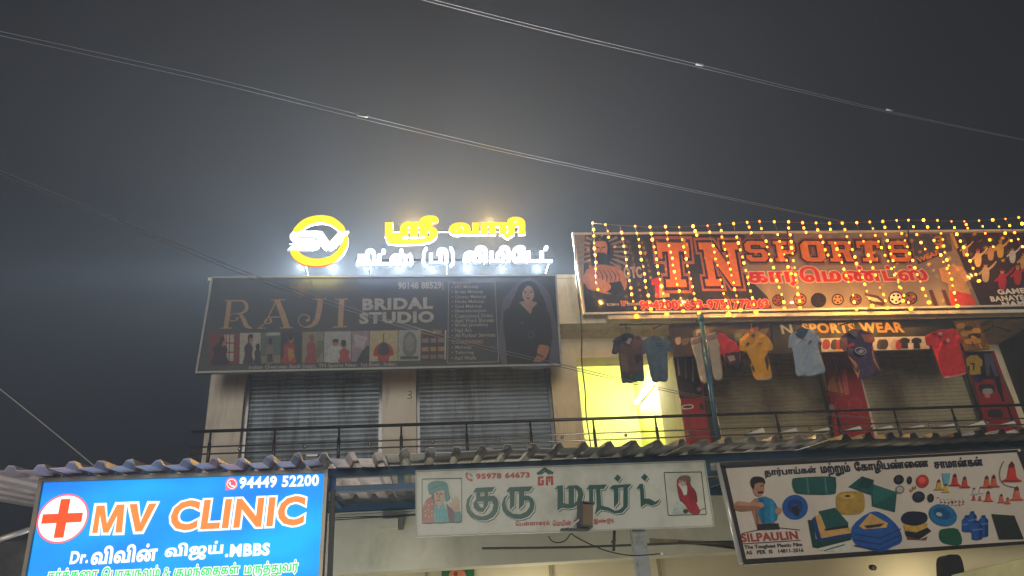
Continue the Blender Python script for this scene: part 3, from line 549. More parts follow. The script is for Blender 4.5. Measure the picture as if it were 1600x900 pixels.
# small fittings of the lintel
o = thing('junction_box', 'small cream box fixed on the beam left of the white and green shop board', 'box', tuple(at(608, 818, 7.98)))
a, b = at(595, 812, 7.9), at(622, 826, 7.9)
mb = MB(); mb.box(a.x, b.x, 7.86, 7.974, b.z, a.z, m_lintel); mb.build('cover', o)
mb = MB(); mb.box(b.x+.002, b.x+.05, 7.87, 7.974, b.z, a.z+.01, mat((88, 86, 80), 0.7)); mb.build('bracket', o)  # darker block stands in for the box's shaded right side, no real bracket
o = thing('god_picture', 'small green framed picture low under the beam beneath the portrait of the turbaned man', 'picture', tuple(at(715, 897, 8.85)))
A = Art(8.85); mb = MB(); mb.slab([at(690, 892, 8.85), at(741, 889, 8.85), at(741, 930, 8.85), at(690, 932, 8.85)], 8.85, 8.89, mat((24, 96, 52), 0.5)); mb.build('frame', o)
mb = MB(); A.poly(mb, sm([(703, 894), (714, 891.5), (726, 893), (728, 915), (702, 915)]), mat((206, 120, 74), 0.5), 2); A.poly(mb, ell(712, 897, 3, 4), mat((120, 52, 36), 0.5), 3); mb.build('print', o)
o = thing('black_sack', 'black cloth bag hanging beneath the tarpaulin banner', 'bag', tuple(at(1480, 885, 7.9)))
mb = MB(); q = [at(*p, 7.9) for p in sm([(1470, 872), (1482, 868), (1494, 872), (1500, 900), (1498, 930), (1474, 930), (1470, 900)], 3)]
mb.slab(q, 7.82, 7.97, m_black); mb.build('sack', o, fix=True)
o = thing('hanging_socket', 'small dark bulb socket on the beam below the tarpaulin banner', 'socket', tuple(at(1366, 886, 7.95)))
mb = MB(); c = at(1366, 887, 7.93); mb.tube([c, c+Vector((0, .06, .01))], 0.028, m_black); mb.ball(c, 0.026, mat((120, 110, 90), .4)); mb.build('socket', o, smooth=True)
o = thing('shop_shelf', 'pale yellow slanting board low in the shop right of the black bag', 'board', tuple(at(1550, 885, 7.85)))
mb = MB(); mb.slab([at(*p, 7.85) for p in ((1484, 899), (1600, 872), (1640, 864), (1640, 930), (1484, 930))], 7.8, 7.88, mat((212, 206, 150), 0.7)); mb.build('board', o, fix=True)

# dark wall of the plot next door
zw = at(20, 846, 12).z
mb = MB(); mb.box(-14, -3.0, 12, 12.3, 0, zw, mat((84, 82, 84), 0.95, vary=0.45, scale=3, bump=0.5)); tag(mb.build('boundary_wall'), 'dark rough boundary wall left of the blue clinic sign', 'wall')

# ------------------------------------------------------------------ balcony railing
R = thing('balcony_railing', 'thin steel railing with round handrail along the first floor balcony', 'railing', (0, 7.7, 3.42))
zr = at(905, 655, 7.7).z
m_rail = mat((58, 56, 56), 0.3, 0.7, vary=0.1)
m_srail = mat((170, 160, 150), 0.22, 0.9, vary=0.05)
rx_l, rx_r = at(300, 672, 7.7).x, 7.85
mb = MB(); mb.tube([(rx_l, 7.7, zr), (rx_r, 7.7, zr)], 0.017, m_rail, 10); mb.build('handrail', R, smooth=True)
for py in (678, 688.5):
    z = at(905, py, 7.7).z
    mb = MB(); mb.tube([(rx_l, 7.7, z), (rx_r, 7.7, z)], 0.0085, m_srail, 8); mb.build('rail', R, smooth=True)
z1 = at(905, 678, 7.7).z; z2 = at(905, 688.5, 7.7).z
for px in (330, 430, 530, 627, 729, 829, 928, 1026, 1122, 1217, 1313, 1405, 1497, 1587):
    x = at(px, 670, 7.7).x
    mb = MB(); mb.tube([(x, 7.7, 3.42), (x, 7.7, zr-.12), (x, 7.7, zr-.11), (x, 7.7, zr-.02)], [0.017, 0.017, 0.011, 0.011], m_rail, 8); mb.build('post', R, smooth=True)
    xk = at(px+48, 670, 7.7).x
    mb = MB(); mb.ball((xk, 7.688, (z1+z2)/2), 0.02, m_srail, 10); mb.build('knob', R, smooth=True)

# ------------------------------------------------------------------ tin awning
m_tin = mat((150, 146, 142), 0.42, 0.45, vary=0.2, scale=5, dirt=((96, 62, 46), 1.5, 0.56, 0.66, (2.2, 0.7, 1)))
m_tin_lit = mat((186, 176, 178), 0.5, 0.25, vary=0.22, scale=4, dirt=((140, 104, 96), 1.6, 0.55, 0.72, (2.2, 0.7, 1)))  # light on the left sheets put into a paler colour, with rust
m_tin_dim = mat((92, 88, 84), 0.5, 0.4, vary=0.3, scale=4, dirt=((40, 34, 30), 1.4, 0.42, 0.6, (2, 0.7, 1)))  # dimness of the right sheets put into a darker colour, with grime
m_blue = mat((38, 70, 96), 0.45, 0.2, vary=0.15, dirt=((60, 52, 46), 3, 0.6, 0.75))
AW = thing('tin_awning', 'long corrugated tin awning with rusty underside over the shop boards', 'awning', (0, 5.2, 2.9))
zf = at(800, 706, 5.2).z
pitch = 0.177
x = -3.4; k = 0
while x < 5.6:
    mb = MB(); m = m_tin_lit if x < -0.9 else m_tin if x < 2.0 else m_tin_dim
    jy = random.uniform(-.02, .02); jz = random.uniform(-.014, .012)
    prof = []
    for j in range(6):
        x0 = x+j*pitch
        for dx, h in ((0, 0), (.095, 0), (.115, .045), (.15, .05), (.168, .006)):
            prof.append((x0+dx+random.uniform(-.004, .004), h*(.8+.35*mnoise.noise(Vector((x0*1.7, 3, 1))))+random.uniform(-.005, .005)+.016*mnoise.noise(Vector((x0*.9, 7, 2)))))
    prof.append((x+6*pitch+.004, .001))
    ya, yb2 = 5.2+jy, 8.0
    P = lambda p, y, t: (p[0], y, zf+jz+p[1]+t+(y-5.2)*0.105)
    for p, q in zip(prof, prof[1:]):
        mb.hull([P(p, ya, 0), P(q, ya, 0), P(q, ya, .004), P(p, ya, .004)],
                [P(p, yb2, 0), P(q, yb2, 0), P(q, yb2, .004), P(p, yb2, .004)], m)
    mb.build('corrugated_sheet', AW)
    x += 6*pitch; k += 1
bz0, bz1 = at(800, 735, 5.7).z, at(800, 722, 5.7).z
mb = MB(); mb.box(-2.4, 5.6, 5.68, 5.74, bz0, bz1, m_blue); mb.build('front_beam', AW)
c0, c1 = at(580, 767, 5.7).z, at(580, 758, 5.7).z
mb = MB(); mb.box(-2.4, 5.6, 5.68, 5.74, c0, c1, m_blue); mb.build('lower_beam', AW)
mb = MB(); mb.box(-2.3, 8.3, 7.93, 7.995, 3.06, 3.12, m_blue); mb.build('wall_beam', AW)
for px in (520, 626, 1108):
    xx = at(px, 746, 5.7).x
    mb = MB(); mb.box(xx-.022, xx+.022, 5.685, 5.735, c1+.001, bz0-.001, m_blue); mb.build('strut', AW)
for xx in (-2.35, -0.75, 1.0, 2.9, 4.9):
    mb = MB(); mb.bar((xx, 5.71, bz1-.03), (xx, 7.96, 3.1), 0.045, 0.045, m_blue); mb.build('rafter', AW)
xp = at(988, 860, 5.75).x
mb = MB(); mb.box(xp, xp+.10, 5.69, 5.76, 0.14, c0-.001, mat((150, 156, 158), 0.5, 0.3, vary=0.15, dirt=((90, 80, 70), 4, 0.55, 0.75))); mb.build('post', AW)
for xx in (at(519, 800, 5.6).x,):
    mb = MB(); mb.box(xx-.016, xx+.016, 5.575, 5.64, 0.14, c0-.001, m_black); mb.build('post', AW)
for j in range(14):  # pale wedges stand in for light caught along the front ribs
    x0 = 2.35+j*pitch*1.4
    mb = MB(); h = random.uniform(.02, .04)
    mb.hull([(x0, 5.18, zf+.062), (x0+.13, 5.18, zf+.062+h), (x0+.14, 5.18, zf+.066)], [(x0, 5.27, zf+.068), (x0+.13, 5.27, zf+.068+h), (x0+.14, 5.27, zf+.072)], mat((205, 200, 186), .7)); mb.build('rib_glint', AW)
# ------------------------------------------------------------------ sign on the roof edge
RS = thing('roof_sign', 'glowing yellow and white channel letter sign with round emblem above the dark studio board', 'sign', tuple(at(660, 420, 7.6)))
YS = 7.55
gy, go = glow((255, 222, 0), 1.3), glow((255, 112, 0), 0.9)
gw, gwb = glow((240, 246, 255), 1.7), glow((170, 204, 255), 0.9)
def channel(contours, mf, ms, name, depth=0.04):
    mb = MB(); v, f = fill(contours)
    mb.geo([at(p[0], p[1], YS) for p in v], f, mf)
    for c in contours:
        n = len(c)
        for i in range(n):
            a, b = at(*c[i], YS), at(*c[(i+1) % n], YS)
            mb.face([a, b, b+Vector((0, depth, 0)), a+Vector((0, depth, 0))], ms)
    mb.build(name, RS)
def ccw(p): return p if area(p) > 0 else p[::-1]
z = zm(430, 320, 6.667)
channel([ccw(z([(190, 272), (430, 268), (490, 275), (567, 385), (665, 275), (762, 272), (735, 315), (630, 430), (575, 468), (530, 465), (495, 435), (430, 338), (250, 333), (235, 340), (245, 350), (400, 350), (440, 372), (462, 410), (440, 450), (380, 468), (125, 468), (185, 408), (350, 412), (370, 405), (355, 396), (190, 385), (152, 350), (152, 310)]))], gw, gwb, 'letters')
channel([ccw(sm(z([(180, 280), (230, 205), (300, 150), (380, 120), (470, 108), (550, 116), (620, 140), (710, 215), (728, 275), (665, 272), (600, 218), (500, 187), (400, 196), (320, 228), (250, 282)]), 2))], gy, go, 'ring')
channel([ccw(sm(z([(752, 318), (762, 380), (740, 460), (680, 545), (600, 600), (480, 635), (350, 632), (250, 600), (180, 540), (158, 478), (235, 478), (280, 520), (370, 555), (470, 560), (570, 535), (650, 470), (690, 400), (722, 335)]), 2))], gy, go, 'ring')
def tam_px(body, a, b, H, bold):
    cs = tamil(body); ref = [p for c in cs for p in c]
    x0 = min(p[0] for p in ref); x1 = max(p[0] for p in ref); y0 = min(p[1] for p in ref); y1 = max(p[1] for p in ref)
    cs = [grow(c, bold) for c in cs]
    return [[(a[0]+(b[0]-a[0])*(x-x0)/(x1-x0), a[1]+(b[1]-a[1])*(x-x0)/(x1-x0)-H*(y-y0)/(y1-y0)) for x, y in c][::-1] for c in cs]
channel(tam_px('ஸ்ரீ', (603.5, 380.5), (683, 380), 42, 42), gy, go, 'letters')
channel(tam_px('வாரி', (703.5, 372), (819, 371), 31, 44), gy, go, 'letters')
channel(tam_px('கிட்ஸ்', (557, 415), (645, 414), 26, 28), gw, gwb, 'letters')
channel(tam_px('(பி)', (660, 416), (710, 415), 30, 20), gw, gwb, 'letters')
channel(tam_px('லிமிேடட்', (724, 410), (863, 409.5), 26, 28), gw, gwb, 'letters')
for px, py, e, c in ((470, 418, 60, (.72, .87, 1)), (520, 418, 90, (.72, .87, 1)), (575, 420, 75, (.66, .84, 1)), (625, 420, 75, (.66, .84, 1)), (675, 420, 75, (.66, .84, 1)), (730, 420, 75, (.66, .84, 1)), (785, 420, 75, (.66, .84, 1)), (840, 420, 75, (.66, .84, 1)), (645, 352, 120, (1, .62, .18)), (765, 350, 130, (1, .62, .18))):
    lamp('letter_light', tuple(at(px, py, 8.08)), e*(6.2 if c[2] > .5 else 4.6), c, 0.0)
m_ms = mat((46, 46, 48), 0.6, 0.2)
mb = MB()
for px0, px1, py in ((452, 545, 380), (602, 822, 362), (555, 866, 407)):
    a, b = at(px0, py, 7.66), at(px1, py, 7.66); mb.bar((a.x, 7.66, a.z), (b.x, 7.66, a.z), .018, .02, m_ms)
for px in (475, 575, 700, 860):
    a = at(px, 407, 7.67); mb.bar((a.x, 7.68, 5.72), (a.x, 7.99, 5.72), .014, .014, m_ms); mb.bar((a.x, 7.67, 5.72), (a.x, 7.67, a.z), .006, .01, m_ms)
mb.build('support_frame', RS)
# ------------------------------------------------------------------ bridal studio board
def board(name, label, cat, quad, Y, face, edge, depth=0.05, border=0.012):
    o = thing(name, label, cat, tuple(at(*quad[3], Y)))
    q = [at(*p, Y) for p in quad]
    mb = MB(); mb.slab(q, Y, Y+depth, face); mb.build('panel', o, fix=True)
    if edge:
        mb = MB()
        for i in range(4):
            a, b = q[i], q[(i+1) % 4]
            d = (b-a).normalized()*border*0.5
            mb.bar(a-d+Vector((0, -.008+.0015*i, 0)), b+d+Vector((0, -.008+.0015*i, 0)), border*2, border*1.2+depth*0.2, edge)
        mb.build('frame', o)
    return o
pr = lambda *c: mat(c, 0.32, vary=0.22, scale=26, spec=0.5)
prT = lambda *c: mat(c, 0.13, vary=0.18, scale=20, spec=0.6, bump=0.06)
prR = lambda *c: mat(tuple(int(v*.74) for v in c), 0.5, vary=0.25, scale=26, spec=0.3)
YR = 7.8
RB = board('studio_signboard', 'dark bridal studio signboard with gold letters and a woman in black under the roof sign', 'signboard',
           ((332, 434.5), (868, 431), (876.5, 570), (307, 582.5)), YR, mat((34, 36, 42), 0.4, vary=0.1, scale=3), mat((150, 150, 146), 0.5), 0.06, 0.010)
A = Art(YR)
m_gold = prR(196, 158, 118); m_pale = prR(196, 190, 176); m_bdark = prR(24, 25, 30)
z = zm(300, 420, 5.0)
def strokes(mb, art, L, m, layer, tr):
    cs = []
    for p, w in L:
        s = stroke(p, w, 4 if len(p) > 2 else 0); s = tr(s)
        cs.append(ccw(s))
    art.fill(mb, cs, m, layer)
mb = MB()
RJ = [
 [([(292, 248), (282, 340), (264, 462)], 36), ([(256, 248), (330, 247)], 9), ([(222, 464), (312, 463)], 9), ([(298, 251), (390, 250), (425, 280), (422, 320), (385, 347), (330, 350)], [10, 16, 26, 26, 14, 7]),
  ([(330, 350), (300, 362), (288, 388), (308, 408), (345, 400), (358, 378)], [5, 6, 6, 7, 10, 22]), ([(376, 352), (405, 400), (428, 448), (470, 464)], [22, 34, 32, 8])],
 [([(660, 245), (610, 350), (565, 430), (518, 464)], [8, 9, 9, 8]), ([(662, 243), (705, 345), (742, 460)], [40, 44, 46]), ([(600, 378), (705, 376)], 9), ([(600, 380), (566, 408), (585, 428), (622, 414), (606, 392)], [6, 7, 8, 12, 26]),
  ([(510, 465), (575, 463)], 8), ([(690, 463), (787, 459)], 9), ([(618, 246), (730, 241)], 8)],
 [([(938, 239), (1048, 235)], 9), ([(1002, 240), (992, 330), (962, 422), (890, 456), (842, 434), (832, 394), (860, 360), (906, 366), (914, 396), (890, 408)], [40, 42, 36, 10, 8, 7, 7, 8, 18, 22])],
 [([(1118, 240), (1220, 236)], 9), ([(1170, 240), (1158, 455)], 42), ([(1098, 456), (1212, 452)], 9)]]
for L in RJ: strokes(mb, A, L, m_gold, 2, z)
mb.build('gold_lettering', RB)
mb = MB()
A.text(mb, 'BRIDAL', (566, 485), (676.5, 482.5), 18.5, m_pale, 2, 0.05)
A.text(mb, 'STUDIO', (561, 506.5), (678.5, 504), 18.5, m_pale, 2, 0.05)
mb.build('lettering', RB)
mb = MB()
lx = 706
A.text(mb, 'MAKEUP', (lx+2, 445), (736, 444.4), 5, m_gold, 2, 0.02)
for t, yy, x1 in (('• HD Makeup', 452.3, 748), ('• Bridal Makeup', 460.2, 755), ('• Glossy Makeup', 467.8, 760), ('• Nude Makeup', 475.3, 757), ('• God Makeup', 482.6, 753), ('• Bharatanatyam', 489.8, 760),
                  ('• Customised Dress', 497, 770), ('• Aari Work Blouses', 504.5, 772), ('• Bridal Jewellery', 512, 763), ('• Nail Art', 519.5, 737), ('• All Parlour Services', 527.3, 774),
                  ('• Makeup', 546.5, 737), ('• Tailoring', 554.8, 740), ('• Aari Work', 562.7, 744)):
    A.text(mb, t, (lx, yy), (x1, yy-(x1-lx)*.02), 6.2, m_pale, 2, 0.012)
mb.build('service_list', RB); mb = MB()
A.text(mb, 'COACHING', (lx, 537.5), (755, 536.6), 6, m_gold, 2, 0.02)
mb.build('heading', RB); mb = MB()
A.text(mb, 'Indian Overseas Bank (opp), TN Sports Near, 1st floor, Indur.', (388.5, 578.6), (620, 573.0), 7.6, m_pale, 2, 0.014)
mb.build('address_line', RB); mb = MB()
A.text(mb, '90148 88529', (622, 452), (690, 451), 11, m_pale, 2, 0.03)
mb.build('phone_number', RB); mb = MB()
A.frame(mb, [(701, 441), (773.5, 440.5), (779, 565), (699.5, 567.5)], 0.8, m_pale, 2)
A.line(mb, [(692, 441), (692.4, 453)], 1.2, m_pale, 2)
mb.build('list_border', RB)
# crest above the name
mb = MB()
for s in (-1, 1):
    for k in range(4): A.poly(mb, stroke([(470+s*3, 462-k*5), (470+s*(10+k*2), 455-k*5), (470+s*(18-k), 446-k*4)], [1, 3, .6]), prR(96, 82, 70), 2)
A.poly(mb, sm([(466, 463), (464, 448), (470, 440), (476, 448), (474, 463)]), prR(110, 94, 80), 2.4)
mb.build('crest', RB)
# the strip of small photographs
def photo(i, x0, x1, bgc, shapes):
    mb = MB()
    t = lambda x, v: (x+(1-v)*0.8, (521-(x-326)*.0165)*(1-v)+(569.5-(x-326)*.0185)*v)
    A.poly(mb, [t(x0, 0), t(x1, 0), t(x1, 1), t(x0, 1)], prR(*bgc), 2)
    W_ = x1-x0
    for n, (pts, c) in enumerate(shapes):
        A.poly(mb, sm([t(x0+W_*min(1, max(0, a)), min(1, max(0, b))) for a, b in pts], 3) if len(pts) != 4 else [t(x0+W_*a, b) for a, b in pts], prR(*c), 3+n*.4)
    mb.build('photograph', RB)
def R4(a, b, c, d): return [(a, b), (c, b), (c, d), (a, d)]
def body(cx, top, w, h=None):
    h = h or 1-top
    return [(cx-.02, top), (cx+.06, top+.02), (cx+w*.5, top+h*.25), (cx+w*.42, top+h*.6), (cx+w*.6, .99), (cx-w*.6, .99), (cx-w*.42, top+h*.6), (cx-w*.5, top+h*.25)]
def hd(cx, cy, r): return [(cx-r, cy), (cx-r*.6, cy-r*.9), (cx+r*.6, cy-r*.9), (cx+r, cy), (cx+r*.5, cy+r), (cx-r*.5, cy+r)]
skin, hair = (176, 124, 92), (30, 22, 20)
red, cream, maroon = (150, 44, 44), (196, 188, 172), (96, 30, 40)
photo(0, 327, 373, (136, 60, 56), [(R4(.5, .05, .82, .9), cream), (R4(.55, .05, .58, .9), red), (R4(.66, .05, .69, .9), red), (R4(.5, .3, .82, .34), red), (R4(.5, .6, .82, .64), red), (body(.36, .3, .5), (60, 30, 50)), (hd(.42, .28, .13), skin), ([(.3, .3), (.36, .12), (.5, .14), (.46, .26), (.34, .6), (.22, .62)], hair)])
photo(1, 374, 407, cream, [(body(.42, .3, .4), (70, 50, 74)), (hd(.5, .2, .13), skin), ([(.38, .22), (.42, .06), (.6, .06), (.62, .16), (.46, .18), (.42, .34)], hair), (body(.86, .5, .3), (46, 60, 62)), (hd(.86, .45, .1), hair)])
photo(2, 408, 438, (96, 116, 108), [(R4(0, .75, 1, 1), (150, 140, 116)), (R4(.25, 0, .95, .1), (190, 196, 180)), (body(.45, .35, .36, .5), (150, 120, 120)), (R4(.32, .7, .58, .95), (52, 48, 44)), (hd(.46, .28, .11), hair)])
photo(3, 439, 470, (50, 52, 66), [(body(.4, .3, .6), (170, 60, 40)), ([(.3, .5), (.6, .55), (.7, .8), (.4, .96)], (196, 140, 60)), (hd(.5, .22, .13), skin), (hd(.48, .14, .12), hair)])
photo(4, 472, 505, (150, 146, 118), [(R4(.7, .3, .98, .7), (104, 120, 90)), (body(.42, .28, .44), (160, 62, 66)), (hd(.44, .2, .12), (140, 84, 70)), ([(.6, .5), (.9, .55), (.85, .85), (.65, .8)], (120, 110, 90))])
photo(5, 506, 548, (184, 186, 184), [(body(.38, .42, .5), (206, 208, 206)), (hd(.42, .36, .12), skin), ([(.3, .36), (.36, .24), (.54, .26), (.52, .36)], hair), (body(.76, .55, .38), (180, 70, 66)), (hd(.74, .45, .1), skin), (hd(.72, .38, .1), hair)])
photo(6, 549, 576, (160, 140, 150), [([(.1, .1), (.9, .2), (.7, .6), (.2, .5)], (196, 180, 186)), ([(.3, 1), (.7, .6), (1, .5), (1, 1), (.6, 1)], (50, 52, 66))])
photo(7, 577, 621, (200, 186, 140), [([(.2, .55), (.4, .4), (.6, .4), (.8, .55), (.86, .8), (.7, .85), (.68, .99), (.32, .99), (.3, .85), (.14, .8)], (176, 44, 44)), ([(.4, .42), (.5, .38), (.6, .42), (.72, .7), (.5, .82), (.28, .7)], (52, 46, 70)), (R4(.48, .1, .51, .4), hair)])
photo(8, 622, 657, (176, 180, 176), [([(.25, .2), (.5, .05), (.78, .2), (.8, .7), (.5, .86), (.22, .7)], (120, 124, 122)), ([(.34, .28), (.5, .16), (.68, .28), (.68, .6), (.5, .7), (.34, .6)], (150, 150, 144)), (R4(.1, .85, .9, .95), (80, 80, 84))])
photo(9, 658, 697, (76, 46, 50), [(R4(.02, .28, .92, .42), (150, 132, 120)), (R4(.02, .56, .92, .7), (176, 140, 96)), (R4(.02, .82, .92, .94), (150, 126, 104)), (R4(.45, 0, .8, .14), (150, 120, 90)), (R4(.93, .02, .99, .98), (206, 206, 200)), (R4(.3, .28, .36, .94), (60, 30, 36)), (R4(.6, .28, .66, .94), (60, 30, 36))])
# the woman in black
z = zm(560, 420, 4.848)
mb = MB()
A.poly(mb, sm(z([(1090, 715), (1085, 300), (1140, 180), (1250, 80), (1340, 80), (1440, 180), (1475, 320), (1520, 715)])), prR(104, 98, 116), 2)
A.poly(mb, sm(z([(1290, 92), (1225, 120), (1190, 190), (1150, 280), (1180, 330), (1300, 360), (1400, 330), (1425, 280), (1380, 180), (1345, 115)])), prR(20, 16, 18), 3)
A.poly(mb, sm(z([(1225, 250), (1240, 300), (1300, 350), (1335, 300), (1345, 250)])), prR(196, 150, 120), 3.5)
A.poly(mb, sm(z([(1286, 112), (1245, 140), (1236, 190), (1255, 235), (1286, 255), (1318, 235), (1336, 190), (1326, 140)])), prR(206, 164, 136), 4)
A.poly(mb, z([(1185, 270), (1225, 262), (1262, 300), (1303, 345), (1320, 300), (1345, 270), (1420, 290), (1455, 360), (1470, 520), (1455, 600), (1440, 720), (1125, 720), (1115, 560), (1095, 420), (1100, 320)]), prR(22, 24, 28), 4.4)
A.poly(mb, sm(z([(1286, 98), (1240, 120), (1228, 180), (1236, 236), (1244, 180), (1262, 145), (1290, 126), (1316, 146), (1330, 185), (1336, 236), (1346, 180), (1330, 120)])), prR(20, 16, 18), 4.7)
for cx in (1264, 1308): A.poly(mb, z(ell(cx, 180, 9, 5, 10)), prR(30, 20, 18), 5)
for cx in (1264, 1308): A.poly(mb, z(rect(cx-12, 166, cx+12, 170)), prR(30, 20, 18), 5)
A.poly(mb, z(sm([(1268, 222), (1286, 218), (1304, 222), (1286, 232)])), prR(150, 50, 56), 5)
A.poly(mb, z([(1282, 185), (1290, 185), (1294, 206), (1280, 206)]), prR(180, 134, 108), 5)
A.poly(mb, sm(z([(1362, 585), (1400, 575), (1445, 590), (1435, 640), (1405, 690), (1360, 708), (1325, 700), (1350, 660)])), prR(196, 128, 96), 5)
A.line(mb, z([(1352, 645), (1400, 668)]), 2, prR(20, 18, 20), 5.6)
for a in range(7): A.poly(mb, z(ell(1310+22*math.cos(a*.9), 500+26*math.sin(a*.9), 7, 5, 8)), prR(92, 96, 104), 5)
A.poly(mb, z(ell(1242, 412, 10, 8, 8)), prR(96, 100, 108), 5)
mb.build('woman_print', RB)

# ------------------------------------------------------------------ sports shop banner
YT = 7.88
SB = board('sports_banner', 'wide printed sports shop banner with orange block letters behind hanging amber lights', 'banner',
           ((895, 366), (1660, 360), (1700, 476), (913, 490.5)), YT, mat((132, 118, 102), 0.14, vary=0.10, scale=3, bump=0.2, spec=0.6), mat((196, 190, 178), 0.5), 0.04, 0.012)
A = Art(YT)
z2 = zm(880, 320, 4.444); z3 = zm(1220, 320, 4.2105)
mb = MB()
A.poly(mb, z2([(150, 205), (1300, 205), (1240, 460), (1420, 640), (1455, 735), (155, 752), (140, 560)]), prT(44, 40, 40), 1)
mb.build('background_print', SB); mb = MB()
A.poly(mb, z2([(155, 600), (530, 600), (530, 745), (160, 752)]), prT(40, 42, 50), 1.4)
mb.build('background_print', SB); mb = MB()
A.poly(mb, z2([(1250, 205), (1600, 205), (1600, 250), (1290, 250)]), prT(84, 76, 72), 1.4)
A.poly(mb, z3([(800, 190), (1110, 190), (1130, 300), (980, 360), (860, 330)]), prT(72, 68, 72), 1.4)
mb.build('background_print', SB); mb = MB()
A.poly(mb, [(1484, 364.5), (1658, 362.5), (1697, 474), (1533, 480.5)], prT(58, 40, 34), 1.2)
mb.build('background_print', SB)
# bearded wrestler-like man with folded arms
mb = MB()
for k in range(16):
    a = 2.6+k*.3; A.poly(mb, z2(stroke([(270+80*math.cos(a), 330+90*math.sin(a)), (270+190*math.cos(a), 340+140*math.sin(a))], [8, 22], 0)), prT(120, 112, 108), 1.8)
A.poly(mb, sm(z2([(200, 245), (250, 225), (310, 245), (325, 330), (315, 420), (345, 470), (180, 470), (195, 400), (185, 320)])), prT(26, 22, 22), 2.2)
A.poly(mb, sm(z2([(150, 470), (200, 430), (250, 415), (320, 420), (400, 450), (440, 520), (430, 590), (330, 620), (230, 600), (160, 570)])), prT(150, 104, 84), 2.6)
for k in range(6): A.poly(mb, z2(stroke([(215+k*30, 440+k*4), (245+k*30, 500), (240+k*26, 560)], [3, 7, 2])), prT(66, 46, 42), 3)
A.poly(mb, z2([(300, 545), (400, 530), (430, 600), (350, 625), (300, 600)]), prT(24, 24, 28), 3.2)
A.poly(mb, sm(z2([(215, 262), (260, 250), (300, 262), (306, 320), (292, 360), (258, 378), (226, 355), (214, 310)])), prT(176, 124, 98), 3.4)
A.poly(mb, sm(z2([(222, 340), (258, 328), (296, 338), (290, 365), (258, 382), (228, 362)])), prT(34, 26, 24), 3.8)
A.poly(mb, z2([(228, 290), (252, 294), (252, 302), (228, 298)]), prT(30, 22, 20), 3.8); A.poly(mb, z2([(268, 294), (292, 288), (292, 297), (268, 302)]), prT(30, 22, 20), 3.8)
A.poly(mb, z2([(256, 300), (266, 300), (270, 325), (252, 325)]), prT(150, 100, 78), 3.8)
A.poly(mb, sm(z2([(150, 480), (230, 500), (330, 560), (300, 600), (200, 575), (140, 540)])), prT(160, 112, 90), 3.9)
mb.build('man_print', SB)
mb = MB()
A.text(mb, 'OTC', z2([(425, 515)])[0], z2([(552, 508)])[0], 19, prT(150, 142, 136), 3, 0.06, outline=(prT(30, 28, 28), 0.03))
A.text(mb, 'ROMAN', z2([(305, 702)])[0], z2([(388, 700)])[0], 4.2, prT(190, 184, 178), 3, 0.02)
A.text(mb, 'REIGNS', z2([(445, 700)])[0], z2([(526, 698)])[0], 4.2, prT(190, 184, 178), 3, 0.02)
for k in range(3): A.poly(mb, z2([(395+k*15, 665), (405+k*15, 665), (412+k*9, 705), (406+k*9, 705)]), prT(190, 120, 96), 3)
mb.build('wrestling_lettering', SB); mb = MB()
A.text(mb, 'GAME', (1560, 460.5), (1603, 458), 8.5, prT(226, 216, 198), 3, 0.05)
A.text(mb, 'BANAYEGA', (1549, 471.5), (1622, 467.5), 8.5, prT(226, 216, 198), 3, 0.05)
A.text(mb, 'NAME', (1567, 479), (1612, 476.5), 7.5, prT(226, 216, 198), 3, 0.05)
mb.build('slogan', SB)
GL = {
 'T': [[(0, 10), (10, 10), (10, 6.6), (8.5, 6.6), (8.5, 8), (6.7, 8), (6.7, 1.7), (8.2, 1.7), (8.2, 0), (1.8, 0), (1.8, 1.7), (3.3, 1.7), (3.3, 8), (1.5, 8), (1.5, 6.6), (0, 6.6)]],
 'N': [[(0, 10), (3.6, 10), (7.1, 4.4), (7.1, 8.4), (6, 8.4), (6, 10), (10, 10), (10, 8.4), (9, 8.4), (9, 0), (6.8, 0), (2.9, 6.2), (2.9, 1.6), (4, 1.6), (4, 0), (0, 0), (0, 1.6), (1, 1.6), (1, 8.4), (0, 8.4)]],
 'S': [[(10, 6.8), (10, 8.4), (8.4, 10), (1.6, 10), (0, 8.4), (0, 5.6), (1.6, 4.2), (7, 4.2), (7.3, 3.9), (7.3, 2.2), (7, 1.9), (3, 1.9), (2.7, 2.2), (2.7, 3.2), (0, 3.2), (0, 1.6), (1.6, 0), (8.4, 0), (10, 1.6), (10, 4.6), (8.4, 6), (3, 6), (2.7, 6.3), (2.7, 7.8), (3, 8.1), (7, 8.1), (7.3, 7.8), (7.3, 6.8)]],
 'P': [[(0, 10), (8.2, 10), (10, 8.4), (10, 5.2), (8.2, 3.6), (4.2, 3.6), (4.2, 1.6), (5.4, 1.6), (5.4, 0), (0, 0), (0, 1.6), (1.2, 1.6), (1.2, 8.4), (0, 8.4)], [(4.2, 8.1), (4.2, 5.5), (6.9, 5.5), (7.2, 5.8), (7.2, 7.8), (6.9, 8.1)]],
 'O': [[(1.8, 10), (8.2, 10), (10, 8.2), (10, 1.8), (8.2, 0), (1.8, 0), (0, 1.8), (0, 8.2)], [(3.2, 7.9), (3.2, 2.1), (3.5, 1.9), (6.5, 1.9), (6.8, 2.1), (6.8, 7.9), (6.5, 8.1), (3.5, 8.1)]],
 'R': [[(0, 10), (8, 10), (9.8, 8.4), (9.8, 5.8), (8.6, 4.8), (9.4, 1.6), (10.2, 1.6), (10.2, 0), (6.8, 0), (5.8, 4.2), (4.2, 4.2), (4.2, 1.6), (5.2, 1.6), (5.2, 0), (0, 0), (0, 1.6), (1.2, 1.6), (1.2, 8.4), (0, 8.4)], [(4.2, 8.1), (4.2, 5.9), (6.7, 5.9), (7, 6.2), (7, 7.8), (6.7, 8.1)]]}
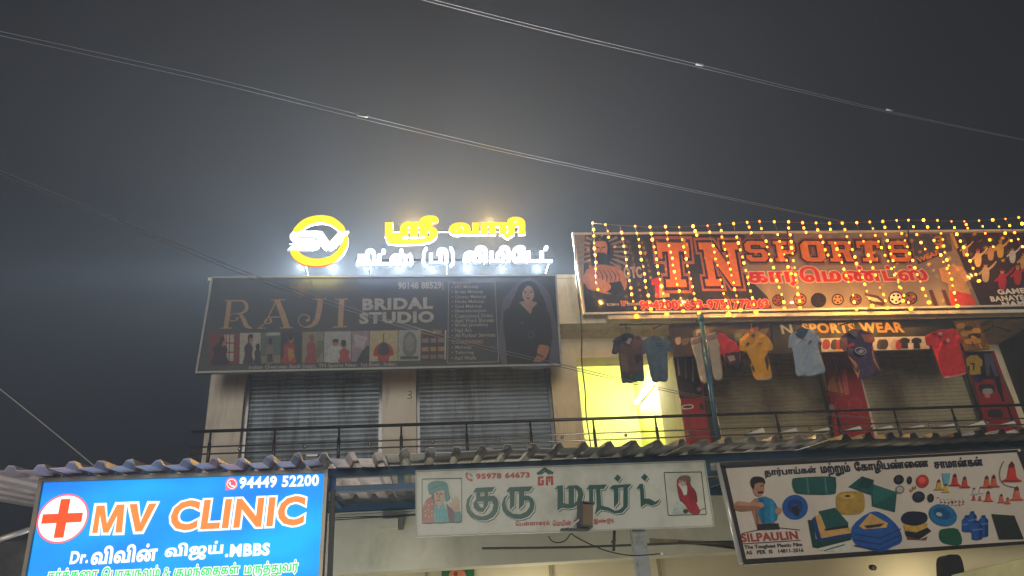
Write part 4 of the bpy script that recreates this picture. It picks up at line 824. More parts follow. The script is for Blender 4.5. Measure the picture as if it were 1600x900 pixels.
def slabtext(mb, art, ch, x0, x1, yt, yb_, lean, m, layer, om, ow):
    cs = [ccw(GL[ch][0])]+[ccw(h)[::-1] for h in GL[ch][1:]]
    def px(c): return [(x0+(x1-x0)*x/10+lean*(1-y/10), yb_+(yt-yb_)*y/10) for x, y in c]
    art.fill(mb, [px(grow(c, ow*1.9)) for c in cs][::1], om[1], layer-1)
    art.fill(mb, [px(grow(c, ow)) for c in cs], om[0], layer-.5)
    art.fill(mb, [px(c) for c in cs], m, layer)
m_or, m_edge, m_rim = prT(206, 110, 34), prT(56, 22, 16), prT(156, 92, 66)
mb = MB()
slabtext(mb, A, 'T', 1025.5, 1075, 379, 448.5, 7, m_or, 5, (m_edge, m_rim), .75)
slabtext(mb, A, 'N', 1091, 1152, 379, 447, 12, m_or, 5, (m_edge, m_rim), .6)
for ch, x0, x1 in (('S', 1162, 1196), ('P', 1207, 1240), ('O', 1249, 1286), ('R', 1293, 1329), ('T', 1337, 1373), ('S', 1386, 1420)):
    slabtext(mb, A, ch, x0, x1, 376.5, 408.5, 5.5, m_or, 5, (m_edge, prT(120, 74, 56)), .8)
mb.build('block_lettering', SB)
mb = MB()
A.tamil(mb, 'கார்ெமண்ட்ஸ்', (1172, 447.5), (1453, 443.5), 30, prT(186, 34, 22), 5, 12, outline=(prT(206, 164, 140), 60))
mb.build('tamil_lettering', SB)
mb = MB()
A.text(mb, '9042003653-9751772063', (1001, 484.5), (1203, 481.5), 15, prT(176, 44, 34), 4, 0.05, outline=(prT(236, 160, 130), 0.05))
mb.build('phone_number', SB)
mb = MB()
A.poly(mb, z3([(890, 360), (1042, 298), (1056, 330), (905, 392)]), prT(70, 36, 26), 3)
a, b = z3([(905, 385)])[0], z3([(1052, 322)])[0]
A.text(mb, 'WEAR', a, b, 8, prT(190, 120, 60), 4, 0.05)
mb.build('tilted_label', SB)
mb = MB()   # sports icons and the two printed shirts
A.poly(mb, z2([(612, 520), (650, 505), (700, 505), (745, 540), (740, 570), (728, 570), (740, 640), (640, 648), (638, 560), (615, 560)]), prT(196, 160, 120), 3)
A.poly(mb, z2([(612, 520), (650, 505), (690, 505), (665, 560), (668, 646), (640, 648), (638, 560), (615, 560)]), prT(176, 40, 40), 3.4)
mb.build('printed_shirt', SB)
for cx, cy, r, c in ((1216, 469, 9, (120, 60, 40)), (1250, 468, 10, (176, 96, 50)), (1279, 469, 11.5, (46, 36, 34)), (1309, 468, 9, (170, 120, 70)), (1337, 468, 9, (120, 62, 40)), (1400, 466, 11, (216, 206, 190)), (1423, 466, 10, (120, 70, 50))):
    mb = MB(); A.poly(mb, ell(cx, cy, r*1.06, r, 18), prT(44, 34, 30), 2.6); A.poly(mb, ell(cx, cy, r*.86, r*.8, 18), prT(*c), 3)
    for k in range(5):
        a = k*1.257+.3; A.poly(mb, ell(cx+r*.55*math.cos(a), cy+r*.5*math.sin(a), r*.2, r*.18, 6), prT(44, 34, 30), 3.4)
    mb.build('ball_print', SB)
mb = MB()
A.poly(mb, [(1350, 458), (1372, 462), (1384, 472), (1380, 478), (1360, 474)], prT(70, 44, 34), 3); A.poly(mb, [(1352, 462), (1370, 466), (1378, 472), (1362, 470)], prT(206, 180, 150), 3.4)
mb.build('shoe_print', SB)
for x0 in (1451, 1471):
    mb = MB(); A.poly(mb, [(x0, 453), (x0+6, 453), (x0+16, 479), (x0+9, 479)], prT(80, 46, 36), 3); mb.build('bat_print', SB)
mb = MB()
A.poly(mb, z3([(1040, 420), (1120, 395), (1190, 405), (1250, 490), (1215, 505), (1285, 655), (1120, 668), (1100, 520), (1060, 500)]), prT(206, 150, 96), 3)
A.poly(mb, z3([(1110, 560), (1255, 590), (1285, 655), (1120, 668)]), prT(206, 72, 54), 3.4)
mb.build('printed_shirt', SB)
mb = MB()   # cricketers
rr = random.Random(5)
def player(x, y, s, c1, c2):
    A.poly(mb, sm([(x-3*s, y), (x+3*s, y), (x+5*s, y+8*s), (x+3*s, y+18*s), (x-3*s, y+18*s), (x-5*s, y+8*s)]), prT(*c1), 3+rr.random())
    A.poly(mb, stroke([(x+3*s, y+3*s), (x+9*s, y-2*s), (x+14*s, y-8*s)], [3*s, 2.5*s, 2*s]), prT(*c1), 4.2)
    A.poly(mb, stroke([(x-3*s, y+4*s), (x-9*s, y+9*s)], [3*s, 2.5*s], 0), prT(*c1), 4.2)
    A.poly(mb, ell(x, y-3*s, 2.6*s, 3*s, 10), prT(176, 120, 84), 4.5); A.poly(mb, ell(x, y-5*s, 2.9*s, 1.8*s, 10), prT(*c2), 4.7)
for x, y, s, c1, c2 in ((1508, 384, .9, (196, 150, 70), (60, 30, 24)), (1528, 396, 1.1, (206, 170, 110), (140, 40, 30)), (1548, 388, 1, (190, 140, 90), (50, 36, 30)), (1563, 382, 1.1, (210, 160, 60), (190, 140, 40)), (1582, 392, 1, (196, 190, 180), (90, 30, 26)), (1540, 418, 1.2, (176, 150, 120), (60, 40, 34)), (1566, 428, 1.3, (170, 40, 46), (110, 26, 30)), (1590, 422, 1.2, (180, 50, 40), (196, 90, 30)), (1600, 400, 1.2, (200, 150, 80), (70, 30, 24))):
    player(x, y, s, c1, c2)
mb.build('players_print', SB); mb = MB(); A.poly(mb, stroke([(1486, 364), (1496, 388)], 5, 0), prT(196, 150, 70), 3); A.poly(mb, ell(1466, 376, 8, 8), prT(170, 110, 56), 3); A.poly(mb, ell(1465, 376, 4, 4), prT(60, 36, 26), 3.5)
mb.build('ball_print', SB)
# ------------------------------------------------------------------ blue clinic sign, lit from inside
YC = 5.5
CS = thing('clinic_sign', 'lit blue clinic sign with a red cross and orange letters under the awning', 'sign', tuple(at(62, 900, YC)))
cq = [(66, 751.5), (510.5, 737), (500, 925), (32, 942)]
m_cframe = mat((120, 112, 100), 0.4, 0.5)
def blue_panel():
    m = bpy.data.materials.new('lit_blue_film'); m.use_nodes = True
    nt = m.node_tree; p = nt.nodes['Principled BSDF']
    p.inputs['Base Color'].default_value = (0.0, 0.02, 0.06, 1); p.inputs['Roughness'].default_value = 0.6
    tc = nt.nodes.new('ShaderNodeTexCoord'); n = nt.nodes.new('ShaderNodeTexNoise'); mp = nt.nodes.new('ShaderNodeMapping')
    mp.inputs['Scale'].default_value = (1.0, 1, 2.2); n.inputs['Scale'].default_value = 1.1; n.inputs['Detail'].default_value = 2
    r = nt.nodes.new('ShaderNodeMapRange'); r.inputs['From Min'].default_value = .35; r.inputs['From Max'].default_value = .7
    mx = nt.nodes.new('ShaderNodeMix'); mx.data_type = 'RGBA'
    mx.inputs['A'].default_value = (0.0, 0.25, 0.98, 1); mx.inputs['B'].default_value = (0.0, 0.54, 1.0, 1)
    L = nt.links.new
    L(tc.outputs['Object'], mp.inputs['Vector']); L(mp.outputs['Vector'], n.inputs['Vector']); L(n.outputs['Fac'], r.inputs['Value'])
    L(r.outputs['Result'], mx.inputs['Factor']); L(mx.outputs['Result'], p.inputs['Emission Color']); p.inputs['Emission Strength'].default_value = 1.0
    return m
q = [at(*p, YC) for p in cq]
mb = MB(); mb.slab(q, YC, YC+.1, blue_panel()); mb.build('lit_panel', CS, fix=True)
mb = MB()
for i in range(4):
    a, b = q[i], q[(i+1) % 4]; d = (b-a).normalized()*.01
    mb.bar(a-d+Vector((0, .03+.002*i, 0)), b+d+Vector((0, .03+.002*i, 0)), .024, .13, m_cframe)
mb.build('frame', CS)
A = Art(YC)
gW, gO, gR, gP, gG = glow((255, 255, 255), 1.15), glow((255, 142, 66), 1.0), glow((255, 84, 30), 1.0), glow((255, 110, 130), 1.0), glow((60, 220, 110), 1.0)
cc = at(98, 810, YC); rad = (at(98, 771, YC).z-at(98, 848, YC).z)/2
def disc(mb, c, r, m, layer, n=36):
    k = (YC-.0025*layer)
    pts = []
    for i in range(n):
        t = 2*math.pi*i/n; p = c+Vector((r*math.cos(t), 0, r*math.sin(t)))
        pts.append(EYE+(p-EYE)*((k-EYE.y)/(p.y-EYE.y)))
    mb.face(pts, m)
mb = MB(); disc(mb, cc, rad, gP, 1); disc(mb, cc, rad*.93, gW, 2)
r_ = rad
for w, h in ((.19, .78), (.78, .19)):
    mb.face([(cc.x+sx*w*r_, YC-.009-(.0004 if w > h else 0), cc.z+sz*h*r_) for sx, sz in ((-1, -1), (1, -1), (1, 1), (-1, 1))], gR)
mb.build('red_cross', CS)
z5c = zm(20, 780, 6.154)
mb = MB()
for c in ([(805, 62), (882, 60), (905, 232), (1000, 52), (1075, 50), (1050, 320), (985, 322), (1004, 158), (918, 322), (868, 322), (838, 152), (815, 325), (762, 325)], [(1122, 48), (1195, 45), (1225, 228), (1310, 42), (1384, 40), (1242, 310), (1178, 312)]):
    c = ccw(z5c(c)); A.fill(mb, [grow(c, 4.0)], gW, 3); A.fill(mb, [c], gO, 4)
mb.build('clinic_name', CS); mb = MB(); A.text(mb, 'CLINIC', (263, 830), (474, 820.5), 47, gO, 4, .034, shear=.04, outline=(gW, .05)); mb.build('clinic_name', CS)
mb = MB(); A.text(mb, '94449 52200', (373, 764), (498, 759.5), 18.5, gW, 3, .04); 
mb.build('phone_number', CS); mb = MB(); A.text(mb, 'Dr.', (108, 882), (137, 880), 20.5, gW, 3, .04); A.tamil(mb, 'விவின்', (141, 882.5), (244, 876), 28, gW, 3, 14); A.tamil(mb, 'விஜய்', (256, 878), (347, 872), 28, gW, 3, 14)
A.text(mb, '.MBBS', (351, 871), (421, 868), 20.5, gW, 3, .05); mb.build('doctor_name', CS)
mb = MB()
A.tamil(mb, 'சர்க்கைர', (72, 910.5), (151, 907), 21, gG, 4, 0, outline=(gW, 75)); A.tamil(mb, 'ெபாதுநலம்', (157, 912), (248, 908), 25, gG, 4, 0, outline=(gW, 75))
A.text(mb, '&', (254, 902), (265, 901.5), 15, gG, 4, .0, outline=(gW, .05)); A.tamil(mb, 'குழந்ைதகள்', (270, 908), (373, 903), 24, gG, 4, 0, outline=(gW, 75)); A.tamil(mb, 'மருத்துவர்', (381, 903.5), (465, 898.5), 24, gG, 4, 0, outline=(gW, 75))
mb.build('green_lettering', CS)
mb = MB(); A.poly(mb, ell(362, 756, 9.6, 9.6, 24), gP, 2); A.poly(mb, [(353, 758), (352, 766.5), (360, 764.5)], gP, 2.2); A.poly(mb, ell(362, 756, 7.8, 7.8, 24), gW, 2.6); A.poly(mb, ell(362, 756, 6.6, 6.6, 24), glow((255, 96, 110), 1), 3)
A.poly(mb, stroke([(358.5, 753), (359.5, 757), (362.5, 759.5), (366, 759.5)], [3.2, 1.8, 1.8, 3.2]), gW, 3.5); mb.build('phone_icon', CS)

# ------------------------------------------------------------------ white and green shop board
YG = 5.6
GB = board('mart_signboard', 'pale shop signboard with big green Tamil letters between two portraits', 'signboard',
           ((650, 736.5), (1100, 720.5), (1115.5, 822), (650, 838.5)), YG, mat((206, 208, 196), 0.42, vary=0.07, scale=1.8, bump=0.2, dirt=((160, 162, 146), 1.6, 0.5, 0.8)), mat((176, 178, 168), 0.5), 0.04, 0.004)
A = Art(YG)
gm_g, gm_w, gm_r, gm_k = pr(22, 84, 74), pr(206, 208, 196), pr(176, 48, 50), pr(40, 50, 48)
g1 = zm(640, 720, 6.667); g2 = zm(860, 720, 6.154)
K = [g1([(690, 282), (890, 272), (858, 322), (820, 326), (820, 368), (880, 362), (915, 395), (930, 450), (915, 530), (870, 590), (800, 622), (720, 622), (640, 590), (595, 530), (586, 470), (600, 400), (630, 360), (660, 345), (632, 400), (622, 460), (640, 520), (690, 565), (760, 580), (820, 560), (862, 515), (875, 455), (862, 425), (820, 425), (815, 460), (765, 535), (710, 528), (670, 490), (662, 440), (692, 405), (695, 330), (660, 330)]),
     g1([(740, 330), (780, 328), (778, 368), (738, 370)]), g1([(705, 428), (770, 424), (768, 488), (735, 486)])]
Rr = [g1([(1040, 275), (1285, 265), (1250, 318), (1195, 322), (1195, 365), (1240, 362), (1285, 395), (1303, 450), (1290, 520), (1240, 580), (1170, 606), (1090, 604), (1010, 570), (968, 515), (960, 450), (985, 380), (1030, 345), (1000, 400), (1000, 450), (1020, 510), (1075, 550), (1150, 558), (1215, 530), (1250, 480), (1255, 440), (1240, 415), (1195, 415), (1190, 460), (1140, 505), (1140, 322), (1095, 322), (1092, 470), (1046, 512), (1044, 330), (1008, 318)])]
Mm = [g2([(70, 238), (122, 236), (124, 405), (175, 418), (176, 270), (142, 275), (175, 238), (260, 234), (305, 268), (318, 325), (305, 380), (270, 420), (225, 450), (170, 460), (110, 452), (68, 480), (68, 270), (38, 276)]), g2([(228, 262), (258, 285), (268, 330), (255, 385), (228, 412)])]
Aa = [g2([(375, 232), (545, 228), (515, 270), (480, 272), (490, 430), (560, 448), (620, 480), (665, 470), (700, 440), (702, 258), (655, 260), (655, 400), (612, 452), (610, 280), (568, 265), (600, 234), (780, 222), (745, 265), (745, 440), (690, 500), (620, 508), (550, 480), (480, 470), (425, 520), (445, 440), (440, 275), (412, 276), (412, 400), (372, 440), (372, 275), (345, 275)])]
Tt = [g2([(858, 222), (892, 220), (905, 365), (950, 362), (1010, 395), (1060, 362), (1030, 410), (975, 432), (920, 412), (870, 448), (862, 270), (826, 268)]), g2([(905, 122), (940, 155), (910, 196), (872, 160)]), g2([(645, 128), (680, 162), (650, 202), (614, 168)])]
mb = MB()
for L in (K, Rr, None, Mm, Aa):
    if L is None: mb.build('tamil_word', GB); mb = MB(); continue
    o_ = [ccw(L[0])]+[ccw(h)[::-1] for h in L[1:]]
    for dx, m, lay in ((2.6, gm_g, 1.5), (1.5, gm_w, 2.2), (0, gm_g, 3)):
        A.fill(mb, [[(x+dx*.9, y+dx) for x, y in c] for c in o_], m, lay)
for c in Tt:
    for dx, m, lay in ((2.4, gm_g, 1.5), (1.4, gm_w, 2.2), (0, gm_g, 3)): A.fill(mb, [[(x+dx*.9, y+dx) for x, y in ccw(c)]], m, lay)
mb.build('tamil_word', GB)
mb = MB()
A.text(mb, '95978 64673', (744, 749), (828, 746.3), 9.2, gm_r, 2, .045)
mb.build('phone_number', GB); mb = MB(); A.tamil(mb, 'ெபன்னாகரம்', (806, 823.5), (859, 821.5), 9, gm_r, 2, 10); A.tamil(mb, 'ெமயின்', (864, 822), (893, 820.6), 9, gm_r, 2, 10); A.tamil(mb, 'ேராடு,', (897, 821), (922, 820), 9, gm_r, 2, 10); A.tamil(mb, 'இண்டூர்.', (928, 819.5), (961, 818.5), 9, gm_r, 2, 10)
mb.build('address_line', GB)
mb = MB()
A.line(mb, g1([(595, 130), (590, 160), (610, 190), (645, 205)]), 2.4, gm_r, 2, 3); A.poly(mb, ell(729.5, 740.5, 1.9, 2.4, 10), gm_r, 2.4); A.poly(mb, ell(736.3, 750, 2.4, 1.8, 10), gm_r, 2.4)
for r in (3, 5): A.line(mb, ell(733, 745, r, r, 8, 0, -1.5, 0.1), .8, gm_k, 2)
mb.build('phone_icon', GB)
mb = MB()
A.line(mb, g1([(1330, 140), (1405, 82), (1495, 132)]), 4.4, gm_g, 2); A.line(mb, g1([(1362, 142), (1412, 108), (1462, 140)]), 2.4, gm_g, 2.3)
A.fill(mb, [ccw(g1(c)) for c in ([(1335, 165), (1395, 160), (1395, 180), (1360, 184), (1360, 235), (1375, 234), (1375, 212), (1370, 200), (1398, 198), (1398, 255), (1335, 258)], [(1420, 162), (1495, 158), (1497, 252), (1472, 253), (1470, 184), (1464, 184), (1464, 220), (1448, 221), (1447, 186), (1442, 186), (1444, 254), (1420, 255)])], gm_r, 2)
mb.build('house_logo', GB)
def person_portrait():
    mb = MB(); sk = pr(176, 150, 122); te, te2 = pr(40, 124, 122), pr(58, 150, 160)
    A.poly(mb, sm(g1([(250, 300), (360, 300), (366, 400), (330, 470), (290, 470), (255, 430)])), sk, 2)
    A.poly(mb, sm(g1([(140, 640), (140, 480), (190, 390), (240, 400), (270, 500), (262, 640)])), pr(150, 84, 66), 2.3)
    for k in range(9): A.poly(mb, g1(ell(165+(k % 3)*34, 450+(k//3)*60+(k % 2)*14, 9, 13, 6)), pr(196, 150, 96), 2.6)
    A.poly(mb, sm(g1([(262, 440), (300, 500), (350, 440), (400, 560), (408, 638), (262, 638)])), te2, 2.8)
    for k in range(4): A.poly(mb, g1(stroke([(285+k*30, 500), (280+k*34, 630)], [3, 9], 0)), te, 3.1)
    A.poly(mb, g1([(380, 440), (450, 510), (480, 560), (470, 638), (410, 638)]), pr(88, 48, 58), 3)
    A.poly(mb, sm(g1([(470, 540), (530, 530), (538, 636), (470, 638)])), te, 3.2)
    A.poly(mb, sm(g1([(430, 455), (470, 440), (510, 470), (520, 525), (470, 528), (440, 500)])), sk, 3.3)
    for (x0, y0), (x1, y1) in (((440, 470), (420, 430)), ((456, 455), (442, 380)), ((474, 450), (470, 362)), ((492, 455), (495, 372)), ((505, 475), (516, 410))): A.poly(mb, g1(stroke([(x0, y0), (x1, y1)], [16, 12], 0)), sk, 3.5)
    A.poly(mb, sm(g1([(190, 250), (240, 215), (310, 208), (380, 225), (402, 270), (400, 320), (350, 300), (300, 310), (220, 350), (196, 320)])), te, 3.6)
    A.poly(mb, g1([(360, 300), (402, 300), (425, 385), (395, 425), (372, 415), (365, 360)]), te, 3.8)
    A.poly(mb, g1(stroke([(240, 235), (300, 275), (350, 290)], [3, 8, 3])), te2, 4); A.poly(mb, g1(stroke([(210, 300), (290, 265), (380, 240)], [3, 7, 3])), pr(28, 92, 92), 4)
    for cx in (284, 328): A.poly(mb, g1(ell(cx, 345, 14, 6, 8)), pr(50, 36, 30), 3.8)
    A.poly(mb, g1(ell(300, 412, 18, 6, 8)), pr(110, 62, 54), 3.8); A.poly(mb, g1([(302, 350), (312, 350), (318, 385), (296, 385)]), pr(140, 112, 90), 3.8)
    A.poly(mb, sm(g1([(215, 400), (250, 340), (262, 430), (290, 480), (240, 470)])), pr(70, 54, 50), 2.2)
    A.frame(mb, g1([(130, 188), (543, 180), (543, 637), (130, 651)]), .9, pr(24, 34, 34), 4.5)
    mb.build('turbaned_man_portrait', GB)
person_portrait()
def second_portrait():
    mb = MB(); sk = pr(186, 160, 140)
    A.poly(mb, sm(g2([(1235, 160), (1290, 140), (1345, 160), (1350, 230), (1400, 300), (1410, 400), (1330, 420), (1250, 390), (1215, 220)])), pr(150, 34, 44), 2)
    A.poly(mb, sm(g2([(1240, 180), (1290, 165), (1305, 210), (1290, 245), (1245, 235)])), sk, 2.6)
    A.poly(mb, sm(g2([(1238, 160), (1290, 138), (1345, 155), (1345, 215), (1310, 200), (1245, 185)])), pr(110, 84, 62), 2.9)
    A.poly(mb, sm(g2([(1225, 215), (1270, 245), (1310, 235), (1315, 300), (1295, 350), (1262, 280)])), pr(206, 204, 196), 3)
    A.poly(mb, sm(g2([(1255, 350), (1340, 330), (1400, 400), (1440, 500), (1350, 505), (1300, 430)])), pr(166, 38, 48), 3.2)
    A.poly(mb, sm(g2([(1190, 505), (1190, 450), (1240, 430), (1290, 450), (1330, 505)])), pr(176, 190, 182), 3.4)
    A.poly(mb, sm(g2([(1205, 440), (1215, 390), (1270, 400), (1280, 440)])), pr(196, 204, 196), 3.6)
    A.poly(mb, g2(ell(1300, 485, 26, 22, 10)), pr(76, 60, 50), 3.8); A.poly(mb, g2(stroke([(1430, 480), (1470, 462), (1496, 455)], [5, 7, 4])), pr(70, 56, 46), 3.8)
    for cx in (1258, 1285): A.poly(mb, g2(ell(cx, 202, 7, 4, 8)), pr(50, 36, 30), 3.8)
    for k in range(4): A.poly(mb, g2(stroke([(1330+k*16, 260), (1345+k*22, 400)], [2, 6], 0)), pr(112, 22, 32), 3.7)
    A.frame(mb, g2([(1094, 112), (1452, 105), (1500, 514), (1135, 524)]), .9, pr(24, 34, 34), 4.5)
    mb.build('seated_saint_portrait', GB)
second_portrait()

# flood lamp in front of the board
FL = thing('flood_lamp', 'small flood lamp seen edge on in front of the green Tamil letters', 'lamp', tuple(at(905, 828, 5.3)))
mfl, mfl2 = mat((120, 98, 70), 0.5, vary=0.2), mat((60, 62, 66), 0.5)
mb = MB(); mb.slab([at(*p, 5.3) for p in ((908.5, 790), (924, 791), (923.5, 823.5), (908, 822))], 5.24, 5.36, mfl); mb.build('lens', FL, fix=True)
mb = MB(); mb.slab([at(*p, 5.3) for p in ((904.5, 788), (908, 789), (907.5, 823), (904, 822))], 5.23, 5.37, mfl2); mb.slab([at(*p, 5.3) for p in ((904.5, 785.5), (925.5, 787.5), (924.5, 790), (904.5, 788))], 5.23, 5.37, mfl2); mb.slab([at(*p, 5.3) for p in ((904, 823), (923.5, 824), (923.5, 826), (904, 825))], 5.23, 5.37, mfl2); mb.build('housing', FL, fix=True)
mb = MB(); mb.bar(at(876, 828, 5.3), at(919, 828, 5.3), .016, .04, mfl2); mb.bar(at(888, 825, 5.3), at(905, 812, 5.3), .012, .02, mat((150, 150, 150), .4, .6)); mb.bar(at(898, 828, 5.31), at(898, 828, 5.31)+Vector((0, .29, .05)), .02, .02, mfl2); mb.build('bracket', FL)
mb = MB(); mb.tube([at(*p, 5.34) for p in sm([(857, 838), (862, 845), (872, 848), (884, 844), (892, 834), (898, 838), (915, 847), (940, 858), (965, 865), (990, 868), (1012, 867), (1033, 865)], 3, False)], .004, m_black, 6); mb.ball(at(1034, 865, 5.34), .012, mat((220, 220, 216), .4)); mb.build('cable', FL, smooth=True)
POLE = thing('bamboo_pole', 'thin dark pole lying level beneath the green lettered board', 'pole', tuple(at(760, 857, 5.9)))
mb = MB(); mb.tube([at(753, 857, 5.9), at(900, 855, 5.9), at(1060, 849, 5.9), at(1150, 846, 5.9)], .009, mat((52, 46, 38), .7), 8); mb.build('shaft', POLE, smooth=True)
P2 = thing('broken_batten', 'weathered wooden batten hanging slantwise left of the tarpaulin banner', 'batten', tuple(at(1015, 845, 6.0)))
mb = MB(); mb.bar(at(1015, 845, 6.0), at(1150, 851, 6.0), .035, .03, mat((120, 110, 88), .8, vary=.35, scale=12)); mb.bar(at(1060, 846, 5.98), at(1160, 858, 5.98), .018, .02, mat((70, 64, 54), .8)); mb.build('wood', P2)
HK = thing('cable_stub', 'short dark stub hanging under the green lettered board near the steel post', 'hook', tuple(at(960, 850, 5.8)))
mb = MB(); mb.bar(at(960, 828, 5.8), at(959, 861, 5.8), .018, .02, m_black); mb.bar(at(956, 848, 5.79), at(961, 842, 5.79), .02, .02, m_black); mb.build('stub', HK)

# ------------------------------------------------------------------ tarpaulin banner
YB = 5.4
TB = thing('tarpaulin_banner', 'white printed banner of blue and green plastic sheets and ropes under the right awning', 'banner', tuple(at(1160, 880, YB)))
tq = [(1126, 727), (1594, 701.5), (1653, 843), (1162, 879.5)]
m_tb = mat((208, 196, 182), 0.42, vary=0.12, scale=2.2, bump=0.35)
mb = MB()   # slightly rippled flex sheet
N1, N2 = 60, 14
vs = []
for j in range(N2+1):
    for i in range(N1+1):
        u, v = i/N1, j/N2
        p = [(1-v)*((1-u)*tq[0][k]+u*tq[1][k])+v*((1-u)*tq[3][k]+u*tq[2][k]) for k in (0, 1)]
        vs.append(at(p[0], p[1], YB+.002*math.sin(u*40+v*5)*v))
mb.geo(vs, [(j*(N1+1)+i, j*(N1+1)+i+1, (j+1)*(N1+1)+i+1, (j+1)*(N1+1)+i) for j in range(N2) for i in range(N1)], m_tb)
mb.build('flex_sheet', TB, smooth=True)
mb = MB(); k_ = mat((52, 44, 38), .5)
q = [at(*p, YB+.035) for p in tq]
for i in range(4):
    if i != 3: mb.bar(q[i]+Vector((0, .002*i, 0)), q[(i+1) % 4]+Vector((0, .002*i, 0)), .03, .03, k_)
mb.build('back_frame', TB)
mb = MB(); mb.tube([at(1121, 724, YB-.02), at(1158, 881, YB-.02)], .016, mat((206, 204, 198), .3, .3), 12); mb.build('white_tube', TB, smooth=True)
A = Art(YB-.006)
z8 = zm(1100, 680, 3.2)
mb = MB(); bk = pr(44, 38, 34)
for p in ([(75, 152), (105, 152), (212, 622), (188, 640)], [(75, 150), (1570, 72), (1570, 84), (100, 165)], [(188, 640), (205, 620), (1740, 520), (1740, 536)], [(1565, 82), (1590, 80), (1770, 520), (1740, 522)]): A.poly(mb, z8(p), bk, 1)
mb.build('border_print', TB)
mb = MB()
ink = pr(34, 32, 44); sil = pr(170, 60, 52)
A.tamil(mb, 'தார்பாய்கள்', z8([(308, 214)])[0], z8([(568, 200)])[0], 15, ink, 2, 10); A.tamil(mb, 'மற்றும்', z8([(594, 207)])[0], z8([(740, 200)])[0], 21, ink, 2, 10)
A.tamil(mb, 'ேகாழிபண்ைண', z8([(764, 196)])[0], z8([(1132, 174)])[0], 20, ink, 2, 10); A.tamil(mb, 'சாமான்கள்', z8([(1158, 166)])[0], z8([(1400, 152)])[0], 15, ink, 2, 10)
mb.build('tamil_lettering', TB); mb = MB(); A.text(mb, 'SILPAULIN', z8([(190, 535)])[0], z8([(474, 520)])[0], 13.5, sil, 2, .03)
A.line(mb, z8([(188, 492), (335, 458), (482, 474)]), 1.1, ink, 2); A.line(mb, z8([(192, 543), (484, 525)]), 1.1, ink, 2)
mb.build('brand_lettering', TB); mb = MB(); A.text(mb, 'The Toughest Plastic Film', z8([(205, 574)])[0], z8([(494, 560)])[0], 7.5, ink, 2, .025)
A.text(mb, 'AS   PER  IS   14811-2016', z8([(212, 597)])[0], z8([(500, 583)])[0], 6.2, ink, 2, .02)
mb.build('motto', TB)
mb = MB()
def P(pts, c, lay=2, s=True): A.poly(mb, sm(z8(pts), 3) if s else z8(pts), pr(*c), lay)
sk = (176, 124, 96)
P([(228, 340), (250, 318), (300, 305), (340, 318), (362, 350), (350, 420), (368, 470), (268, 474), (250, 410)], sk, 2, False)
P([(252, 360), (262, 355), (278, 470), (268, 474)], (140, 92, 70), 2.3, False)
P([(270, 312), (310, 306), (352, 330), (376, 372), (366, 425), (330, 446), (290, 440), (268, 395)], (20, 120, 160), 3, False)
P([(276, 318), (296, 314), (306, 442), (290, 440)], (14, 96, 136), 3.4, False); P([(330, 330), (352, 332), (350, 430), (332, 440)], (40, 140, 176), 3.4, False)
P([(152, 340), (178, 330), (236, 338), (288, 336), (300, 352), (280, 368), (230, 376), (185, 380), (152, 368)], (186, 134, 106), 4)
P([(152, 352), (200, 352), (280, 356), (280, 368), (230, 376), (185, 380), (152, 368)], (156, 106, 82), 4.3)
P([(358, 366), (384, 364), (388, 380), (380, 394), (358, 392)], sk, 4.2)
P([(244, 240), (262, 226), (296, 232), (302, 270), (290, 302), (262, 304), (246, 280)], sk, 2.6)
P([(232, 240), (240, 212), (270, 206), (300, 216), (306, 244), (286, 236), (256, 244), (248, 272)], (30, 24, 22), 3)
P([(268, 282), (296, 280), (298, 290), (270, 292)], (30, 22, 20), 3.2, False); P([(282, 252), (298, 250), (298, 255), (282, 257)], (30, 22, 20), 3.2, False)
P([(265, 445), (372, 440), (380, 470), (268, 475)], (40, 36, 34), 3.3, False)
mb.build('man_print', TB)
mb = MB()
gr, gr2, bl, bl2, ye, ye2, bk2, rd, org = (22, 82, 76), (16, 62, 60), (30, 84, 156), (20, 56, 116), (176, 140, 56), (206, 160, 90), (34, 32, 34), (196, 56, 44), (206, 92, 60)
P([(442, 225), (470, 212), (640, 206), (660, 225), (660, 275), (640, 296), (480, 294), (448, 270)], gr); 
for x in (510, 600): P([(x, 213), (x+10, 213), (x+18, 295), (x+8, 295)], (60, 120, 112), 2.5, False)
P(ell(456, 360, 64, 62, 18, .3), bl); P(ell(456, 356, 40, 36, 14, .3), bl2, 2.5); P(ell(458, 366, 17, 17, 10), (150, 170, 190), 3); P([(440, 360), (470, 352), (476, 400), (452, 398)], (28, 30, 40), 3.3)
P([(662, 310), (690, 284), (780, 282), (802, 310), (798, 380), (740, 398), (672, 384)], ye); P(ell(720, 304, 40, 15, 14), (196, 160, 80), 2.5); P(ell(718, 304, 14, 6, 10), (70, 56, 30), 3)
P([(722, 258), (790, 205), (850, 224), (848, 245), (965, 285), (955, 385), (842, 355), (838, 300)], gr, 2, False); P([(790, 205), (850, 224), (830, 262), (770, 262)], gr2, 2.5, False); P([(848, 245), (965, 285), (850, 350), (842, 300)], (34, 100, 90), 2.6, False)
P([(520, 424), (545, 424), (560, 520), (740, 500), (735, 524), (570, 565), (545, 560)], gr2, 2, False); P([(540, 420), (560, 400), (590, 500), (740, 478), (738, 505), (570, 530)], bl2, 2.4, False); P([(556, 405), (600, 385), (625, 475), (728, 460), (738, 488), (586, 515)], ye2, 2.8, False); P([(575, 380), (655, 362), (722, 438), (722, 460), (610, 468)], gr, 3.2, False); P([(598, 470), (720, 448), (722, 462), (612, 478)], bk2, 3.4, False)
P([(570, 575), (720, 535), (735, 565), (660, 585)], (206, 206, 196), 2.2, False); P([(600, 575), (700, 545), (705, 549), (605, 579)], gr2, 2.6, False)
